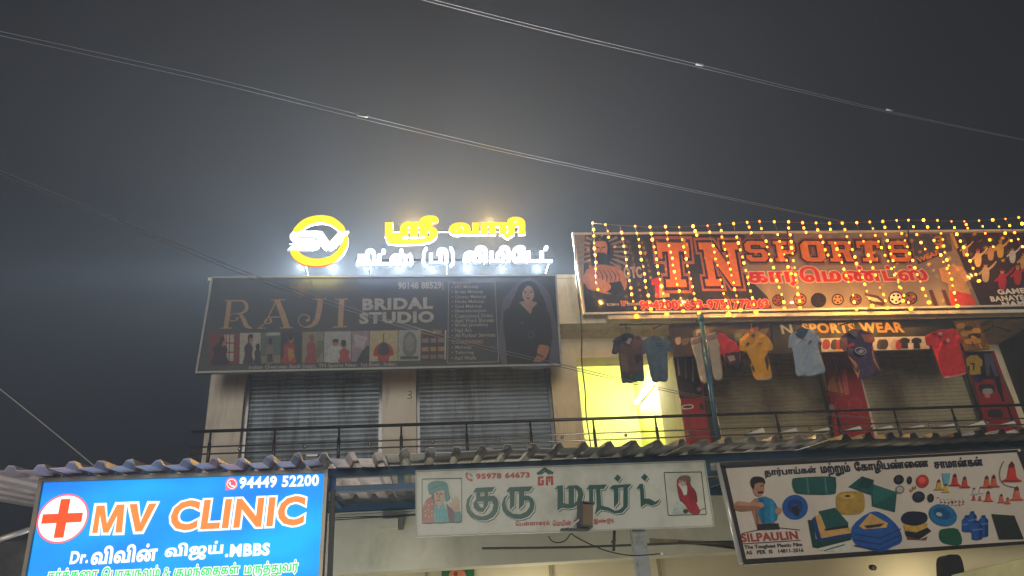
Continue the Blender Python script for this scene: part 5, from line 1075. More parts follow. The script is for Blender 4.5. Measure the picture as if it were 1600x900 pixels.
P([(740, 460), (830, 385), (900, 395), (972, 460), (990, 530), (940, 560), (880, 582), (760, 545)], bl, 2); P([(775, 455), (832, 390), (920, 440), (912, 462), (800, 470)], ye2, 2.6, False); P([(800, 452), (905, 440), (880, 458), (815, 466)], (60, 50, 46), 3, False)
for yy in (490, 520, 548): P([(752, yy), (880, yy+22), (985, yy-25), (985, yy-19), (880, yy+30), (752, yy+7)], bl2, 2.8, False)
P([(988, 410), (1020, 382), (1105, 388), (1115, 430), (1060, 452), (1000, 440)], (30, 34, 52), 2.8); P([(1000, 446), (1060, 455), (1116, 436), (1118, 462), (1060, 482), (1004, 474)], (206, 160, 60), 2.6, False); P([(1005, 478), (1060, 486), (1118, 462), (1138, 480), (1080, 520), (1012, 505)], bk2, 2.4, False); P([(1015, 508), (1080, 522), (1118, 505), (1112, 525), (1020, 522)], (120, 60, 46), 2.2, False)
P(ell(1195, 400, 72, 54, 18, .35), (30, 110, 160)); P(ell(1190, 392, 44, 28, 14, .35), (18, 80, 130), 2.5); P(ell(1176, 396, 16, 10, 10, .3), (170, 180, 186), 3)
P([(1178, 480), (1200, 468), (1270, 470), (1288, 545), (1210, 543), (1180, 520)], (24, 84, 60), 2)
for n_, (x, y, w, h) in enumerate(((1292, 408, 48, 78), (1376, 408, 46, 104), (1322, 388, 42, 100), (1342, 436, 50, 90))):
    L_ = 2+n_*.5
    P([(x, y+16), (x+w*.3, y), (x+w*.7, y), (x+w, y+16), (x+w, y+h-6), (x+w*.5, y+h), (x, y+h-6)], (36, 84, 156), L_, False); P([(x+w*.62, y+6), (x+w, y+16), (x+w, y+h-6), (x+w*.62, y+h-3)], (22, 56, 116), L_+.1, False)
    P([(x+w*.3, y-8), (x+w*.7, y-8), (x+w*.7, y+3), (x+w*.3, y+3)], (20, 50, 110), L_+.2, False); P([(x, y+36), (x+w, y+31), (x+w, y+36), (x, y+41)], (96, 140, 190), L_+.3, False)
P([(1438, 394), (1552, 402), (1600, 520), (1478, 522)], (44, 48, 40), 2, False)
mb.build('sheet_and_rope_print', TB)
mb = MB()
for x, y, rx, ry, c in ((975, 222, 25, 24, (28, 30, 36)), (1093, 230, 32, 33, (176, 56, 46)), (1074, 308, 31, 28, (28, 36, 46)), (980, 272, 22, 21, (120, 116, 112)), (1028, 225, 13, 20, bk2), (1134, 314, 16, 22, bk2), (1052, 262, 10, 9, (120, 110, 60)), (1038, 275, 8, 9, (196, 110, 50))):
    P(ell(x, y, rx, ry, 14), c); P(ell(x-3, y-4, rx*.55, ry*.5, 12), tuple(min(255, int(v*1.35)+10) for v in c), 2.5)
P(ell(980, 272, 15, 14, 12), (196, 178, 158), 3)
def feeder(x, y, s, c):
    P([(x-.3*s, y-s), (x+.3*s, y-s), (x+.5*s, y), (x+.95*s, y+.3*s), (x+.9*s, y+.5*s), (x-.9*s, y+.5*s), (x-.95*s, y+.3*s), (x-.5*s, y)], c, 2+(x % 7)*.1); P([(x-.28*s, y-1.3*s), (x, y-1.7*s), (x+.28*s, y-1.3*s), (x+.3*s, y-s), (x-.3*s, y-s)], (110, 34, 28), 2.9, False)
    P([(x-.8*s, y+.32*s), (x+.8*s, y+.32*s), (x+.7*s, y+.42*s), (x-.7*s, y+.42*s)], tuple(int(v*.6) for v in c), 3.2, False)
for x, y, s, c in ((1175, 262, 26, (206, 160, 50)), (1210, 276, 22, (214, 176, 70)), (1255, 240, 30, rd), (1305, 250, 28, (196, 70, 60)), (1415, 250, 30, org), (1450, 246, 30, (196, 96, 70)), (1352, 290, 18, (206, 196, 186)), (1385, 284, 17, (214, 206, 196)), (1422, 320, 26, org), (1488, 328, 22, (206, 110, 80)), (1520, 336, 16, org), (1350, 320, 12, rd), (1380, 322, 12, org), (1540, 210, 48, (206, 60, 46)), (1565, 310, 34, (206, 110, 84))): feeder(x, y, s, c)
P([(1190, 190), (1232, 190), (1224, 250), (1200, 250)], (110, 170, 184), 2, False)
A.line(mb, z8(sm([(1500, 130), (1482, 170), (1482, 220), (1510, 250), (1560, 262)], 3, False)), .9, pr(40, 36, 34), 3)
for k in range(26): P(ell(1170+(k*37 % 130), 312+(k*13 % 40), 5, 3.5, 6), [(206, 120, 96), (216, 206, 196), (60, 54, 50)][k % 3], 2.2+k*.02)
mb.build('poultry_ware_print', TB)

# ------------------------------------------------------------------ printed boards of the sports shop front
YW = 8.08
HB = thing('sports_wear_board', 'dark header board reading SPORTS WEAR above the balcony shutters', 'signboard', tuple(at(1220, 552, YW)))
z5 = zm(1220, 480, 3.75); z4 = zm(880, 480, 3.75)
A = Art(YW)
mb = MB(); mb.slab([at(*p, YW) for p in ((1206, 506), (1487, 499), (1506, 546), (1207, 553))], YW, YW+.04, mat((30, 32, 30), .4, vary=.3)); mb.build('panel', HB, fix=True)
mb = MB(); A.text(mb, 'N', (1222, 522), (1240, 521.5), 15, pr(176, 170, 150), 2, .03); A.text(mb, 'SPORTS WEAR', z5([(130, 154)])[0], z5([(728, 148)])[0], 16.5, pr(206, 150, 60), 2, .04, outline=(pr(70, 50, 26), .03)); mb.build('lettering', HB)
mb = MB()
A.poly(mb, z5([(232, 182), (850, 170), (875, 244), (240, 262)]), pr(196, 184, 168), 1.5)
for x, c in ((250, (150, 50, 40)), (300, (60, 50, 46)), (330, (150, 50, 40)), (570, (70, 66, 60)), (590, (50, 46, 44)), (650, (176, 150, 130)), (680, (150, 40, 40))): A.poly(mb, sm(z5([(x, 195), (x+30, 190), (x+40, 220), (x+24, 246), (x-6, 240)])), pr(*c), 2+x*.001)
for x in (695, 765): A.poly(mb, z5([(x, 190), (x+20, 178), (x+40, 178), (x+62, 190), (x+56, 212), (x+48, 208), (x+52, 242), (x+14, 243), (x+12, 208), (x+2, 212)]), pr(28, 24, 26), 3)
mb.build('shirt_prints', HB)
HB2 = thing('jersey_poster', 'amber printed poster of a sportsman at the right end of the header board', 'poster', tuple(at(1530, 546, YW)))
mb = MB(); mb.slab([at(*p, YW) for p in ((1489, 501), (1528, 500), (1547, 545), (1508, 548))], YW, YW+.03, mat((120, 84, 30), .4, vary=.5, scale=14)); mb.build('panel', HB2, fix=True)
mb = MB()
for k in range(9): A.poly(mb, sm(z5([(1030+(k*41 % 110)+k*4, 100+k*15), (1070+(k*41 % 90)+k*4, 92+k*15), (1080+(k*41 % 90)+k*4, 118+k*15), (1040+(k*41 % 110)+k*4, 124+k*15)])), pr(*[(176, 126, 40), (60, 40, 24), (196, 140, 60)][k % 3]), 1.5+k*.2)
mb.build('print', HB2)
HB3 = thing('dark_poster', 'dark red poster of sports goods left of the blue pole', 'poster', tuple(at(1050, 555, YW)))
A3 = Art(YW)
mb = MB(); mb.slab([at(*p, YW) for p in ((1046, 508), (1204, 506), (1206, 552), (1054, 557))], YW, YW+.03, mat((46, 30, 30), .4, vary=.4)); mb.build('panel', HB3, fix=True)
mb = MB(); rr = random.Random(3)
for k in range(26):
    x = 1050+rr.random()*140; y = 512+rr.random()*34; A3.poly(mb, sm([(x, y), (x+6+rr.random()*8, y-2), (x+8, y+8), (x+2, y+9)]), pr(*rr.choice([(120, 36, 34), (150, 60, 50), (30, 22, 24), (96, 80, 70), (60, 84, 60), (170, 150, 130)])), 1.5+k*.08)
mb.build('print', HB3)
def pillar_poster(label, quad, Y, cols, seed, fn):
    o = thing('pillar_poster', label, 'poster', tuple(at(*quad[3], Y)), 'printed posters on the sports shop pillars')
    mb = MB(); mb.slab([at(*p, Y) for p in quad], Y, Y+.02, mat(cols, .4, vary=.25, scale=5)); mb.build('panel', o, fix=True)
    mb = MB(); fn(mb, Art(Y)); mb.build('print', o)
def fa(mb, A):
    rr = random.Random(4)
    A.poly(mb, z4([(645, 290), (790, 288), (815, 530), (682, 535)]), pr(40, 30, 34), 1.2)
    for k in range(5): A.poly(mb, z4(stroke([(670+k*22, 300), (680+k*20, 400+k*9)], [9, 14], 0)), pr(*[(150, 140, 130), (96, 50, 44), (120, 110, 104), (70, 44, 40), (150, 130, 110)][k]), 1.6+.1*k)
    A.poly(mb, sm(z4([(690, 440), (750, 450), (770, 520), (690, 520)])), pr(66, 56, 60), 2); A.poly(mb, sm(z4([(700, 575), (755, 570), (760, 592), (702, 598)])), pr(196, 190, 186), 2); A.poly(mb, sm(z4([(706, 580), (748, 576), (750, 588), (708, 592)])), pr(70, 40, 44), 2.4)
    A.poly(mb, sm(z4([(800, 560), (822, 570), (826, 600), (802, 596)])), pr(50, 40, 44), 2); A.poly(mb, sm(z4([(785, 470), (808, 470), (806, 490), (786, 490)])), pr(150, 150, 150), 2); A.poly(mb, z4(stroke([(730, 640), (770, 790)], [20, 30], 0)), pr(120, 30, 36), 1.8)
    A.poly(mb, z4([(815, 290), (845, 290), (905, 790), (870, 795), (828, 560)]), pr(34, 32, 36), 1.5)
pillar_poster('dark red sports poster on the pillar beside the lit doorway', [(1053, 556), (1106, 553), (1128, 700), (1074, 702)], 8.425, (136, 30, 38), 1, fa)
def fb(mb, A):
    for a, b, c, w in (((285, 300), (350, 520), (150, 60, 50), 12), ((305, 290), (360, 500), (196, 150, 90), 10), ((345, 300), (330, 440), (70, 50, 40), 12)): A.poly(mb, z5(stroke([a, b], [w*.6, w*1.3], 0)), pr(*c), 1.5+w*.05)
    A.poly(mb, z5([(355, 365), (385, 362), (400, 510), (372, 518)]), pr(196, 90, 84), 2.2); A.poly(mb, sm(z5([(270, 480), (310, 400), (345, 430), (360, 520), (330, 500)])), pr(176, 110, 60), 2)
    for cx in (360, 435): A.line(mb, z5(ell(cx, 575, 40, 42, 18)+ell(cx, 575, 40, 42, 18)[:1]), 1.1, pr(196, 80, 60), 2); A.line(mb, z5([(cx+10, 617), (cx+30, 740)]), 1.4, pr(110, 22, 26), 2)
    A.poly(mb, z5(stroke([(330, 640), (420, 740)], [3, 12], 0)), pr(110, 20, 26), 1.7); A.poly(mb, sm(z5([(285, 570), (310, 575), (312, 605), (288, 602)])), pr(150, 150, 150), 2); A.poly(mb, sm(z5([(258, 490), (280, 500), (278, 545), (262, 540)])), pr(120, 70, 50), 2)
pillar_poster('red poster of bats and rackets on the pillar between the two shutters', [(1286, 553), (1336, 553), (1369, 692), (1306, 694)], 8.93, (150, 26, 32), 2, fb)
def fc(mb, A):
    A.poly(mb, z5([(1085, 262), (1232, 258), (1290, 420), (1140, 425)]), pr(28, 26, 30), 1.2)
    A.poly(mb, z5([(1085, 300), (1110, 282), (1150, 280), (1182, 310), (1180, 350), (1168, 340), (1172, 392), (1108, 396), (1106, 340), (1090, 350)]), pr(176, 140, 50), 1.8); A.text(mb, '7', z5([(1125, 372)])[0], z5([(1152, 370)])[0], 12, pr(40, 36, 30), 2.4, .03)
    A.poly(mb, z5([(1190, 272), (1235, 270), (1275, 400), (1255, 405), (1225, 330), (1222, 400), (1205, 400)]), pr(80, 74, 96), 1.8)
    A.poly(mb, sm(z5([(1130, 400), (1165, 395), (1185, 430), (1140, 440)])), pr(36, 40, 70), 2); A.poly(mb, sm(z5([(1165, 455), (1240, 455), (1250, 495), (1175, 500)])), pr(34, 34, 38), 2); A.poly(mb, sm(z5([(1185, 480), (1235, 478), (1238, 505), (1190, 508)])), pr(150, 146, 140), 2.3); A.poly(mb, sm(z5([(1195, 510), (1225, 508), (1222, 530), (1200, 530)])), pr(196, 110, 90), 2)
    A.poly(mb, z5([(1250, 420), (1285, 415), (1310, 550), (1298, 552)]), pr(24, 24, 26), 2.2); A.poly(mb, sm(z5([(1215, 605), (1285, 600), (1300, 640), (1225, 645)])), pr(40, 36, 44), 2)
    A.poly(mb, z5([(1290, 420), (1312, 420), (1370, 560), (1350, 575)]), pr(110, 60, 40), 1.6)
pillar_poster('dark and red sportswear poster on the rightmost pillar', [(1508, 549), (1553, 548), (1601, 676), (1545, 680)], 8.93, (136, 26, 30), 3, fc)
# ------------------------------------------------------------------ clothes hanging from the rod
YH = 7.62
ROD = thing('hanging_rod', 'long dark rod under the sports banner ledge that carries the hanging clothes', 'rod', tuple(at(970, 506, YH)))
zr_ = at(1000, 506.5, YH).z
mb = MB(); mb.tube([(at(968, 506, YH).x, YH, zr_), (7.8, YH, zr_)], .012, mat((40, 36, 34), .5, .4), 8); mb.build('shaft', ROD, smooth=True)
mb = MB()
for px in (1036, 1196, 1340, 1500): 
    x = at(px, 500, YH).x; mb.bar((x, YH, zr_), (x, 7.99, zr_+.10), .014, .014, m_rail)
mb.build('bracket', ROD)
def garment(name, label, cat, outline, tr, base, patches=(), folds=1.0, seed=0, hanger='plastic', Y=YH, grid=2.3, hx=None, parts=()):
    rnd = random.Random(seed)
    o = thing(name, label, cat, tuple(at(*tr([outline[0]])[0], Y)), 'clothes hanging along the balcony rod')
    P = sm(tr(outline), 3)
    vs = [Vector(p) for p in P]; es = [(i, (i+1) % len(P)) for i in range(len(P))]
    x0, x1 = min(p[0] for p in P), max(p[0] for p in P); y0, y1 = min(p[1] for p in P), max(p[1] for p in P)
    PT = []
    for pp, c in patches:
        t = tr(pp); PT.append((t, c)); k = len(vs)
        t2 = [Vector((x+1e-3*rnd.random(), y+1e-3*rnd.random())) for x, y in t]
        vs += t2; es += [(k+i, k+(i+1) % len(t2)) for i in range(len(t2))]
    yy = y0+grid*.5
    while yy < y1:
        xx = x0+grid*.5
        while xx < x1:
            q = (xx+rnd.uniform(-.3, .3), yy+rnd.uniform(-.3, .3))
            if winding(*q, [P]): vs.append(Vector(q))
            xx += grid
        yy += grid
    ov, oe, of, *_ = delaunay_2d_cdt(vs, es, [], 0, 1e-4)
    def edge(p):
        m = 1e9
        for i in range(len(P)):
            ax, ay = P[i-1]; bx, by = P[i]; dx, dy = bx-ax, by-ay; l = dx*dx+dy*dy or 1e-9
            t = max(0, min(1, ((p[0]-ax)*dx+(p[1]-ay)*dy)/l)); m = min(m, math.hypot(p[0]-ax-t*dx, p[1]-ay-t*dy))
        return m
    ph = [rnd.uniform(0, 6) for _ in range(4)]
    H = y1-y0; Wd = x1-x0
    def depth(p):
        u = (p[0]-x0)/Wd; v = (p[1]-y0)/H; e = min(1, edge(p)/(Wd*.07))
        pil = math.sqrt(max(0, 1-(1-e)**2))
        f = (math.sin(u*11+ph[0]+v*2.2)*.5+math.sin(u*19+ph[1]-v*4)*.3+math.sin(u*6-v*5+ph[2])*.35)*(.35+.65*v)
        d = abs((u-.5)*2); f += .5*math.sin(v*16+d*9+ph[3])*(1-v)*d
        w_ = mnoise.noise(Vector((u*5+ph[0]*9, v*3.2, ph[1])))*.9+mnoise.noise(Vector((u*13+v*4, v*6+ph[2]*7, ph[3])))*.5
        cr = abs(mnoise.noise(Vector((u*7-v*3+ph[0]*5, v*9+u*2, ph[2]))))
        return pil*.016+(f*.022+w_*.026-cr*.028)*folds*(.25+.75*e)
    dp = [depth(v) for v in ov]
    mats = [base]+[c for _, c in PT]
    mb = MB(); n = len(ov)
    fr = [at(v.x, v.y, Y-d) for v, d in zip(ov, dp)]; bk = [at(v.x, v.y, Y+.012+d*.5) for v, d in zip(ov, dp)]
    k = len(mb.v); mb.v += fr+bk
    fset = []
    for f in of:
        cx = sum(ov[i].x for i in f)/3; cy = sum(ov[i].y for i in f)/3
        if not winding(cx, cy, [P]): continue
        m = base
        for t, c in PT:
            if winding(cx, cy, [t]): m = c
        f = tuple(f); fset.append(f)
        mb.f.append(f); mb.fm.append(mb.mi(m)); mb.f.append(tuple(n+i for i in f[::-1])); mb.fm.append(mb.mi(base))
    ec = {}
    for f in fset:
        for i in range(3):
            a, b = f[i], f[(i+1) % 3]; ec[(a, b)] = ec.get((a, b), 0)+1
    for (a, b) in list(ec):
        if (b, a) not in ec: mb.f.append((a, b, n+b, n+a)[::-1]); mb.fm.append(mb.mi(base))
    mb.build('cloth', o, smooth=True)
    for nm, shapes in parts:
        mb = MB()
        for pp, c, lift in shapes:
            t = tr(pp); mb.face([at(x, y, Y-.066-lift*.002) for x, y in t], c)
        mb.build(nm, o)
    if hanger:
        hx = tr([hx])[0]; hm = {'plastic': mat((40, 38, 40), .4), 'wood': mat((150, 96, 50), .5), 'pale': mat((190, 170, 140), .5)}[hanger]
        h = thing('clothes_hanger', HL.pop(0), 'hanger', tuple(at(*hx, Y)), 'hangers on the balcony rod')
        c = at(*hx, Y); top = Vector((c.x+.005, Y, zr_+.012)); mb = MB()
        hk = [c, c+Vector((0, 0, .03)), Vector((c.x+.004, Y, zr_-.03)), top+Vector((-.018, 0, -.012)), top+Vector((-.008, 0, .004)), top+Vector((.012, 0, .002)), top+Vector((.018, 0, -.016))]
        mb.tube(hk, .004, hm, 6); mb.build('hook', h, smooth=True)
        mb = MB(); w = .17; mb.tube([c+Vector((-w, .012, -.09)), c+Vector((-.05, .008, -.02)), c, c+Vector((.05, .008, -.02)), c+Vector((w, .012, -.09))], .007, hm, 8); mb.build('shoulder_bar', h, smooth=True)
    return o
HL = ['black hanger inside the brown and grey collared shirt', 'wooden hanger inside the slate blue t-shirt', 'pale hanger inside the orange yellow jersey', 'hanger inside the light blue collared shirt',
      'hanger inside the purple jersey', 'dark hanger inside the bright red shirt']
fb_ = lambda *c: mat(c, .85, vary=.12, scale=9, spec=.2)
z7 = zm(860, 470, 6.925)
garment('collared_shirt', 'brown and grey patterned collared shirt, leftmost of the hanging clothes', 'shirt',
        [(790, 352), (740, 385), (690, 415), (676, 500), (665, 568), (715, 577), (735, 565), (752, 720), (778, 885), (830, 882), (870, 889), (940, 872), (1013, 866), (1008, 730), (1002, 590), (1000, 500), (985, 400), (920, 372), (865, 350), (828, 345)], z7, fb_(92, 70, 66),
        [([(690, 415), (740, 385), (800, 350), (830, 400), (760, 470), (745, 560), (715, 577), (665, 568)], fb_(60, 60, 74)), ([(765, 800), (1010, 760), (1013, 868), (870, 890), (778, 886)], fb_(48, 78, 84)), ([(760, 560), (830, 600), (850, 780), (770, 760)], fb_(104, 90, 72)),
         ([(905, 590), (985, 575), (990, 640), (930, 700)], fb_(58, 44, 54)), ([(870, 430), (985, 400), (1000, 500), (880, 520)], fb_(116, 76, 70))], 1, 1, 'plastic', hx=(828, 352),
        parts=[('collar', [([(770, 385), (800, 352), (865, 352), (905, 385), (850, 480), (830, 430)], fb_(50, 50, 62), 0), ([(815, 450), (850, 400), (885, 410), (852, 476)], fb_(150, 146, 146), 1)])])
garment('round_neck_shirt', 'plain slate blue round neck t-shirt in front of the lit doorway', 't-shirt',
        [(1085, 382), (1040, 405), (1000, 430), (985, 500), (1003, 580), (1035, 572), (1060, 700), (1100, 878), (1180, 872), (1265, 866), (1270, 700), (1268, 552), (1315, 560), (1337, 540), (1310, 470), (1280, 420), (1215, 387), (1150, 398)], z7, fb_(84, 100, 116),
        [], 1.2, 2, 'wood', hx=(1112, 372), parts=[('chest_print', [([(1140, 458), (1210, 458), (1212, 466), (1142, 466)], fb_(60, 66, 84), 0), ([(1140, 478), (1212, 478), (1214, 488), (1142, 488)], fb_(60, 66, 84), 0)]), ('neckband', [([(1088, 382), (1150, 398), (1212, 387), (1208, 380), (1150, 390), (1092, 375)], fb_(56, 70, 84), 0)])])
garment('trousers', 'cream trousers hanging behind the blue pole', 'trousers',
        [(745, 192), (780, 178), (815, 165), (860, 156), (900, 152), (918, 280), (935, 412), (885, 421), (866, 330), (850, 245), (838, 240), (850, 330), (860, 430), (808, 438), (780, 320)], z4, fb_(176, 156, 134),
        [([(748, 192), (900, 152), (904, 185), (752, 222)], fb_(150, 120, 110))], .6, 3, None)
garment('sports_shirt', 'small red and black patterned sports top right of the blue pole', 'shirt',
        [(903, 165), (935, 155), (975, 185), (1012, 210), (1037, 262), (1032, 332), (990, 346), (958, 330), (935, 280)], z4, fb_(206, 44, 48),
        [([(945, 270), (1036, 260), (1032, 334), (990, 347), (956, 330)], fb_(60, 40, 40)), ([(960, 285), (1000, 280), (1010, 310), (975, 320)], fb_(176, 140, 116))], .8, 4, None)
garment('shorts', 'black shorts half hidden behind the red and black sports top', 'shorts',
        [(945, 260), (1040, 205), (1050, 300), (1048, 382), (1000, 380), (956, 375), (950, 320)], z4, fb_(26, 24, 28), [], .6, 5, None, Y=YH+.07)
garment('yellow_jersey', 'orange yellow collared jersey with dark side stripes', 'jersey',
        [(1075, 152), (1050, 175), (1034, 195), (1034, 252), (1075, 266), (1098, 345), (1125, 420), (1165, 430), (1222, 416), (1212, 340), (1198, 268), (1226, 250), (1226, 215), (1195, 170), (1165, 152), (1140, 140), (1105, 150)], z4, fb_(214, 148, 24),
        [([(1075, 268), (1090, 290), (1122, 360), (1130, 395), (1112, 378)], fb_(70, 50, 40)), ([(1195, 268), (1180, 300), (1190, 350), (1200, 375), (1206, 330)], fb_(70, 50, 40)), ([(1135, 415), (1222, 400), (1222, 418), (1165, 431), (1128, 424)], fb_(196, 160, 110))], 1.1, 6, 'pale', hx=(1110, 145),
        parts=[('collar', [([(1078, 152), (1108, 140), (1145, 140), (1125, 172), (1112, 178), (1100, 170)], fb_(196, 130, 30), 0), ([(1103, 160), (1125, 158), (1114, 182)], fb_(70, 60, 50), 1)]), ('chest_badge', [(ell(1083, 214, 9, 9, 12), fb_(90, 66, 40), 0), ([(1140, 212), (1165, 210), (1165, 216), (1142, 219)], fb_(120, 60, 30), 0)])])
garment('collared_shirt', 'light blue collared shirt hanging above the left shutter edge of the sports shop', 'shirt',
        [(100, 137), (70, 150), (50, 168), (44, 235), (65, 241), (80, 320), (92, 400), (130, 400), (170, 405), (215, 395), (262, 376), (240, 300), (218, 226), (240, 220), (230, 185), (185, 130), (140, 120)], z5, fb_(146, 158, 172),
        [([(218, 200), (236, 205), (240, 222), (220, 226)], fb_(120, 60, 60))], 1.2, 7, 'plastic', hx=(125, 118),
        parts=[('collar', [([(92, 140), (130, 120), (165, 130), (150, 160), (135, 180), (110, 168)], fb_(60, 74, 100), 0)]), ('chest_badge', [(ell(176, 200, 8, 8, 10), fb_(150, 60, 50), 0)])])
garment('purple_jersey', 'purple and orange sports jersey with a round chest emblem', 'jersey',
        [(405, 142), (375, 160), (350, 182), (348, 235), (385, 268), (420, 345), (455, 420), (490, 418), (520, 412), (552, 398), (585, 378), (560, 295), (537, 215), (552, 190), (515, 145), (450, 135)], z5, fb_(72, 54, 84),
        [([(385, 272), (440, 320), (462, 372), (455, 418), (440, 390)], fb_(206, 126, 50)), ([(398, 300), (432, 340), (446, 385), (430, 360)], fb_(72, 54, 84)), ([(537, 215), (545, 290), (585, 372), (585, 380), (552, 330), (535, 270)], fb_(206, 126, 50)), ([(350, 182), (390, 168), (392, 230), (384, 262), (348, 235)], fb_(150, 90, 84)), ([(470, 160), (530, 160), (552, 190), (540, 215), (490, 200)], fb_(170, 90, 70))], 1.1, 8, 'plastic', hx=(428, 128),
        parts=[('collar', [([(398, 145), (428, 130), (455, 138), (445, 178), (425, 168)], fb_(120, 100, 96), 0)]), ('chest_emblem', [(ell(468, 256, 34, 22, 18, .2), fb_(176, 160, 150), 0), (ell(468, 256, 28, 17, 16, .2), fb_(72, 54, 84), 1), ([(450, 262), (468, 246), (486, 252), (482, 266), (462, 270)], fb_(176, 160, 150), 2), ([(390, 220), (428, 208), (432, 222), (394, 236)], fb_(206, 60, 60), 0)])])
garment('red_shirt', 'bright red collared shirt, rightmost of the hanging clothes', 'shirt',
        [(900, 142), (870, 155), (845, 172), (855, 222), (885, 232), (920, 330), (955, 418), (990, 414), (1030, 410), (1060, 400), (1088, 384), (1070, 300), (1050, 215), (1068, 200), (1045, 160), (1020, 125), (950, 135)], z5, fb_(206, 44, 44),
        [([(955, 408), (1040, 395), (1088, 378), (1088, 386), (1030, 411), (956, 419)], fb_(206, 150, 140))], 1.2, 9, 'plastic', hx=(932, 130),
        parts=[('collar', [([(900, 142), (935, 128), (972, 130), (955, 172), (930, 165)], fb_(196, 44, 46), 0), ([(920, 150), (948, 146), (940, 166), (930, 164)], fb_(206, 150, 136), 1)]), ('chest_badge', [(ell(980, 194, 11, 12, 10), fb_(216, 140, 130), 0)])])
h = thing('clothes_hanger', 'empty black hanger at the far right end of the rod', 'hanger', tuple(at(*z5([(1240, 118)])[0], YH)), 'hangers on the balcony rod')
mb = MB(); mb.tube([at(*p, YH) for p in z5([(1185, 142), (1215, 130), (1245, 112), (1290, 122), (1345, 140)])], .007, mat((24, 22, 22), .4), 6); mb.build('shoulder_bar', h, smooth=True)
mb = MB(); mb.tube([at(*p, YH) for p in z5([(1245, 112), (1240, 100), (1246, 90), (1244, 80), (1232, 78), (1226, 86)])], .004, mat((24, 22, 22), .4), 6); mb.build('hook', h, smooth=True)
o = thing('wire_loop_hanger', 'double wire loop above the brown and grey collared shirt', 'hanger', tuple(at(*z7([(828, 330)])[0], YH)))
mb = MB()
for cx, rx in ((815, 55), (845, 50)): mb.tube([at(*p, YH) for p in z7(ell(cx, 340, rx, 52, 16))], .003, m_black, 6, True)
mb.build('loop', o, smooth=True)
# blue pole of the balcony
BP = thing('blue_pole', 'tall blue steel pole rising from the awning to the sports banner', 'pole', tuple(at(1123, 690, 7.55)))
mb = MB(); a, b = at(1096, 500, 7.55), at(1124, 700, 7.55); mb.tube([a, (a+b)/2, b], [.026, .026, .02], mat((44, 92, 120), .35, .2, vary=.15), 10); mb.build('shaft', BP, smooth=True)
mb = MB(); mb.tube([a+Vector((0, 0, -.02)), a+Vector((0, 0, .06))], .034, mat((44, 92, 120), .35, .2, vary=.15), 10); mb.bar(a+Vector((0, 0, .04)), a+Vector((.02, .4, .08)), .02, .02, m_rail); mb.build('collar', BP, smooth=True)

# ------------------------------------------------------------------ strings of amber lights over the sports banner
YL = 7.70
tops = [(926, 348.8), (946.4, 351), (968.4, 352.6), (993.2, 353.8), (1015.7, 355.3), (1039.3, 354.9), (1061, 355.3), (1082.5, 353.8), (1106, 353), (1123.7, 350.8), (1146.2, 349.5), (1167, 347.5), (1187, 346.3), (1209, 347), (1231, 347.3),
        (1252.8, 348.5), (1274, 349), (1295, 349.4), (1315.7, 348.5), (1338, 348.3), (1358, 347.3), (1379, 346), (1400.5, 345), (1419.5, 344), (1442.8, 344.6), (1464.6, 345), (1486, 346), (1507, 346), (1528.8, 345), (1550, 343.7), (1571, 342), (1591.7, 340)]
bots = [(933.5, 453), (951.5, 372), (993.6, 494.4), (1016, 484), (1042, 491), (1067, 487.6), (1091.5, 490), (1088, 368), (1139, 491.7), (1155.6, 484), (1181, 488), (1173, 364), (1226.5, 482.5), (1235, 428), (1250, 481.5),
        (1258.5, 363), (1293, 400), (1338.7, 484), (1362.5, 478.4), (1387, 482), (1423, 484), (1410, 470), (1450.4, 473), (1445, 390), (1480, 420), (1496, 479), (1530, 440), (1511, 356), (1551, 386), (1580, 376), (1598, 386), (1606, 372)]
over = ['beside the bearded man at the banner edge', "over the bearded man's hair", "between the bearded man and the printed red shirt", 'over the dark gap just left of the letter T',
        'over the left arm of the letter T', 'over the stem of the letter T', 'over the right arm of the letter T', 'over the gap between the letters T and N', 'over the left half of the letter N', 'over the diagonal of the letter N',
        'over the right upright of the letter N', 'above the first letter S', 'over the first letter S', 'over the gap after the first letter S', 'over the letter P', 'above the left side of the letter O', 'over the letter O', 'over the left side of the letter R',
        'over the leg of the letter R', 'over the second letter T', 'over the gap after the second letter T', 'over the left half of the last letter S', 'over the right half of the last letter S', 'just right of the last letter S',
        'over the small tilted WEAR label', 'over the printed football shirt right of WEAR', 'over the left edge of the printed cricket players', 'above the leftmost printed cricket player', 'over the printed cricket players above GAME', 'above the last letters of GAME',
        'second from the right edge of the picture', 'at the very right edge of the picture']
m_bulb = [glow((255, 142, 36), s) for s in (5, 10, 20)]
m_bulbr = glow((255, 96, 50), 2)
m_wire = mat((120, 84, 60), 0.5)
def bulb_mesh(m):
    mb = MB(); mb.ball((0, 0, 0), .0142, m, 6, 1.2)
    me = bpy.data.meshes.new('bulb'); me.from_pydata(mb.v, [], mb.f); me.materials.append(m); return me
bm_ = [bulb_mesh(m) for m in m_bulb]; bmr = bulb_mesh(m_bulbr)
mb = MB(); mb.ball((0, 0, 0), .025, glow((255, 176, 44), 3), 8, .9); big = bpy.data.meshes.new('drop_bulb'); big.from_pydata(mb.v, [], mb.f); big.materials.append(glow((255, 176, 44), 3))
rl = random.Random(11)
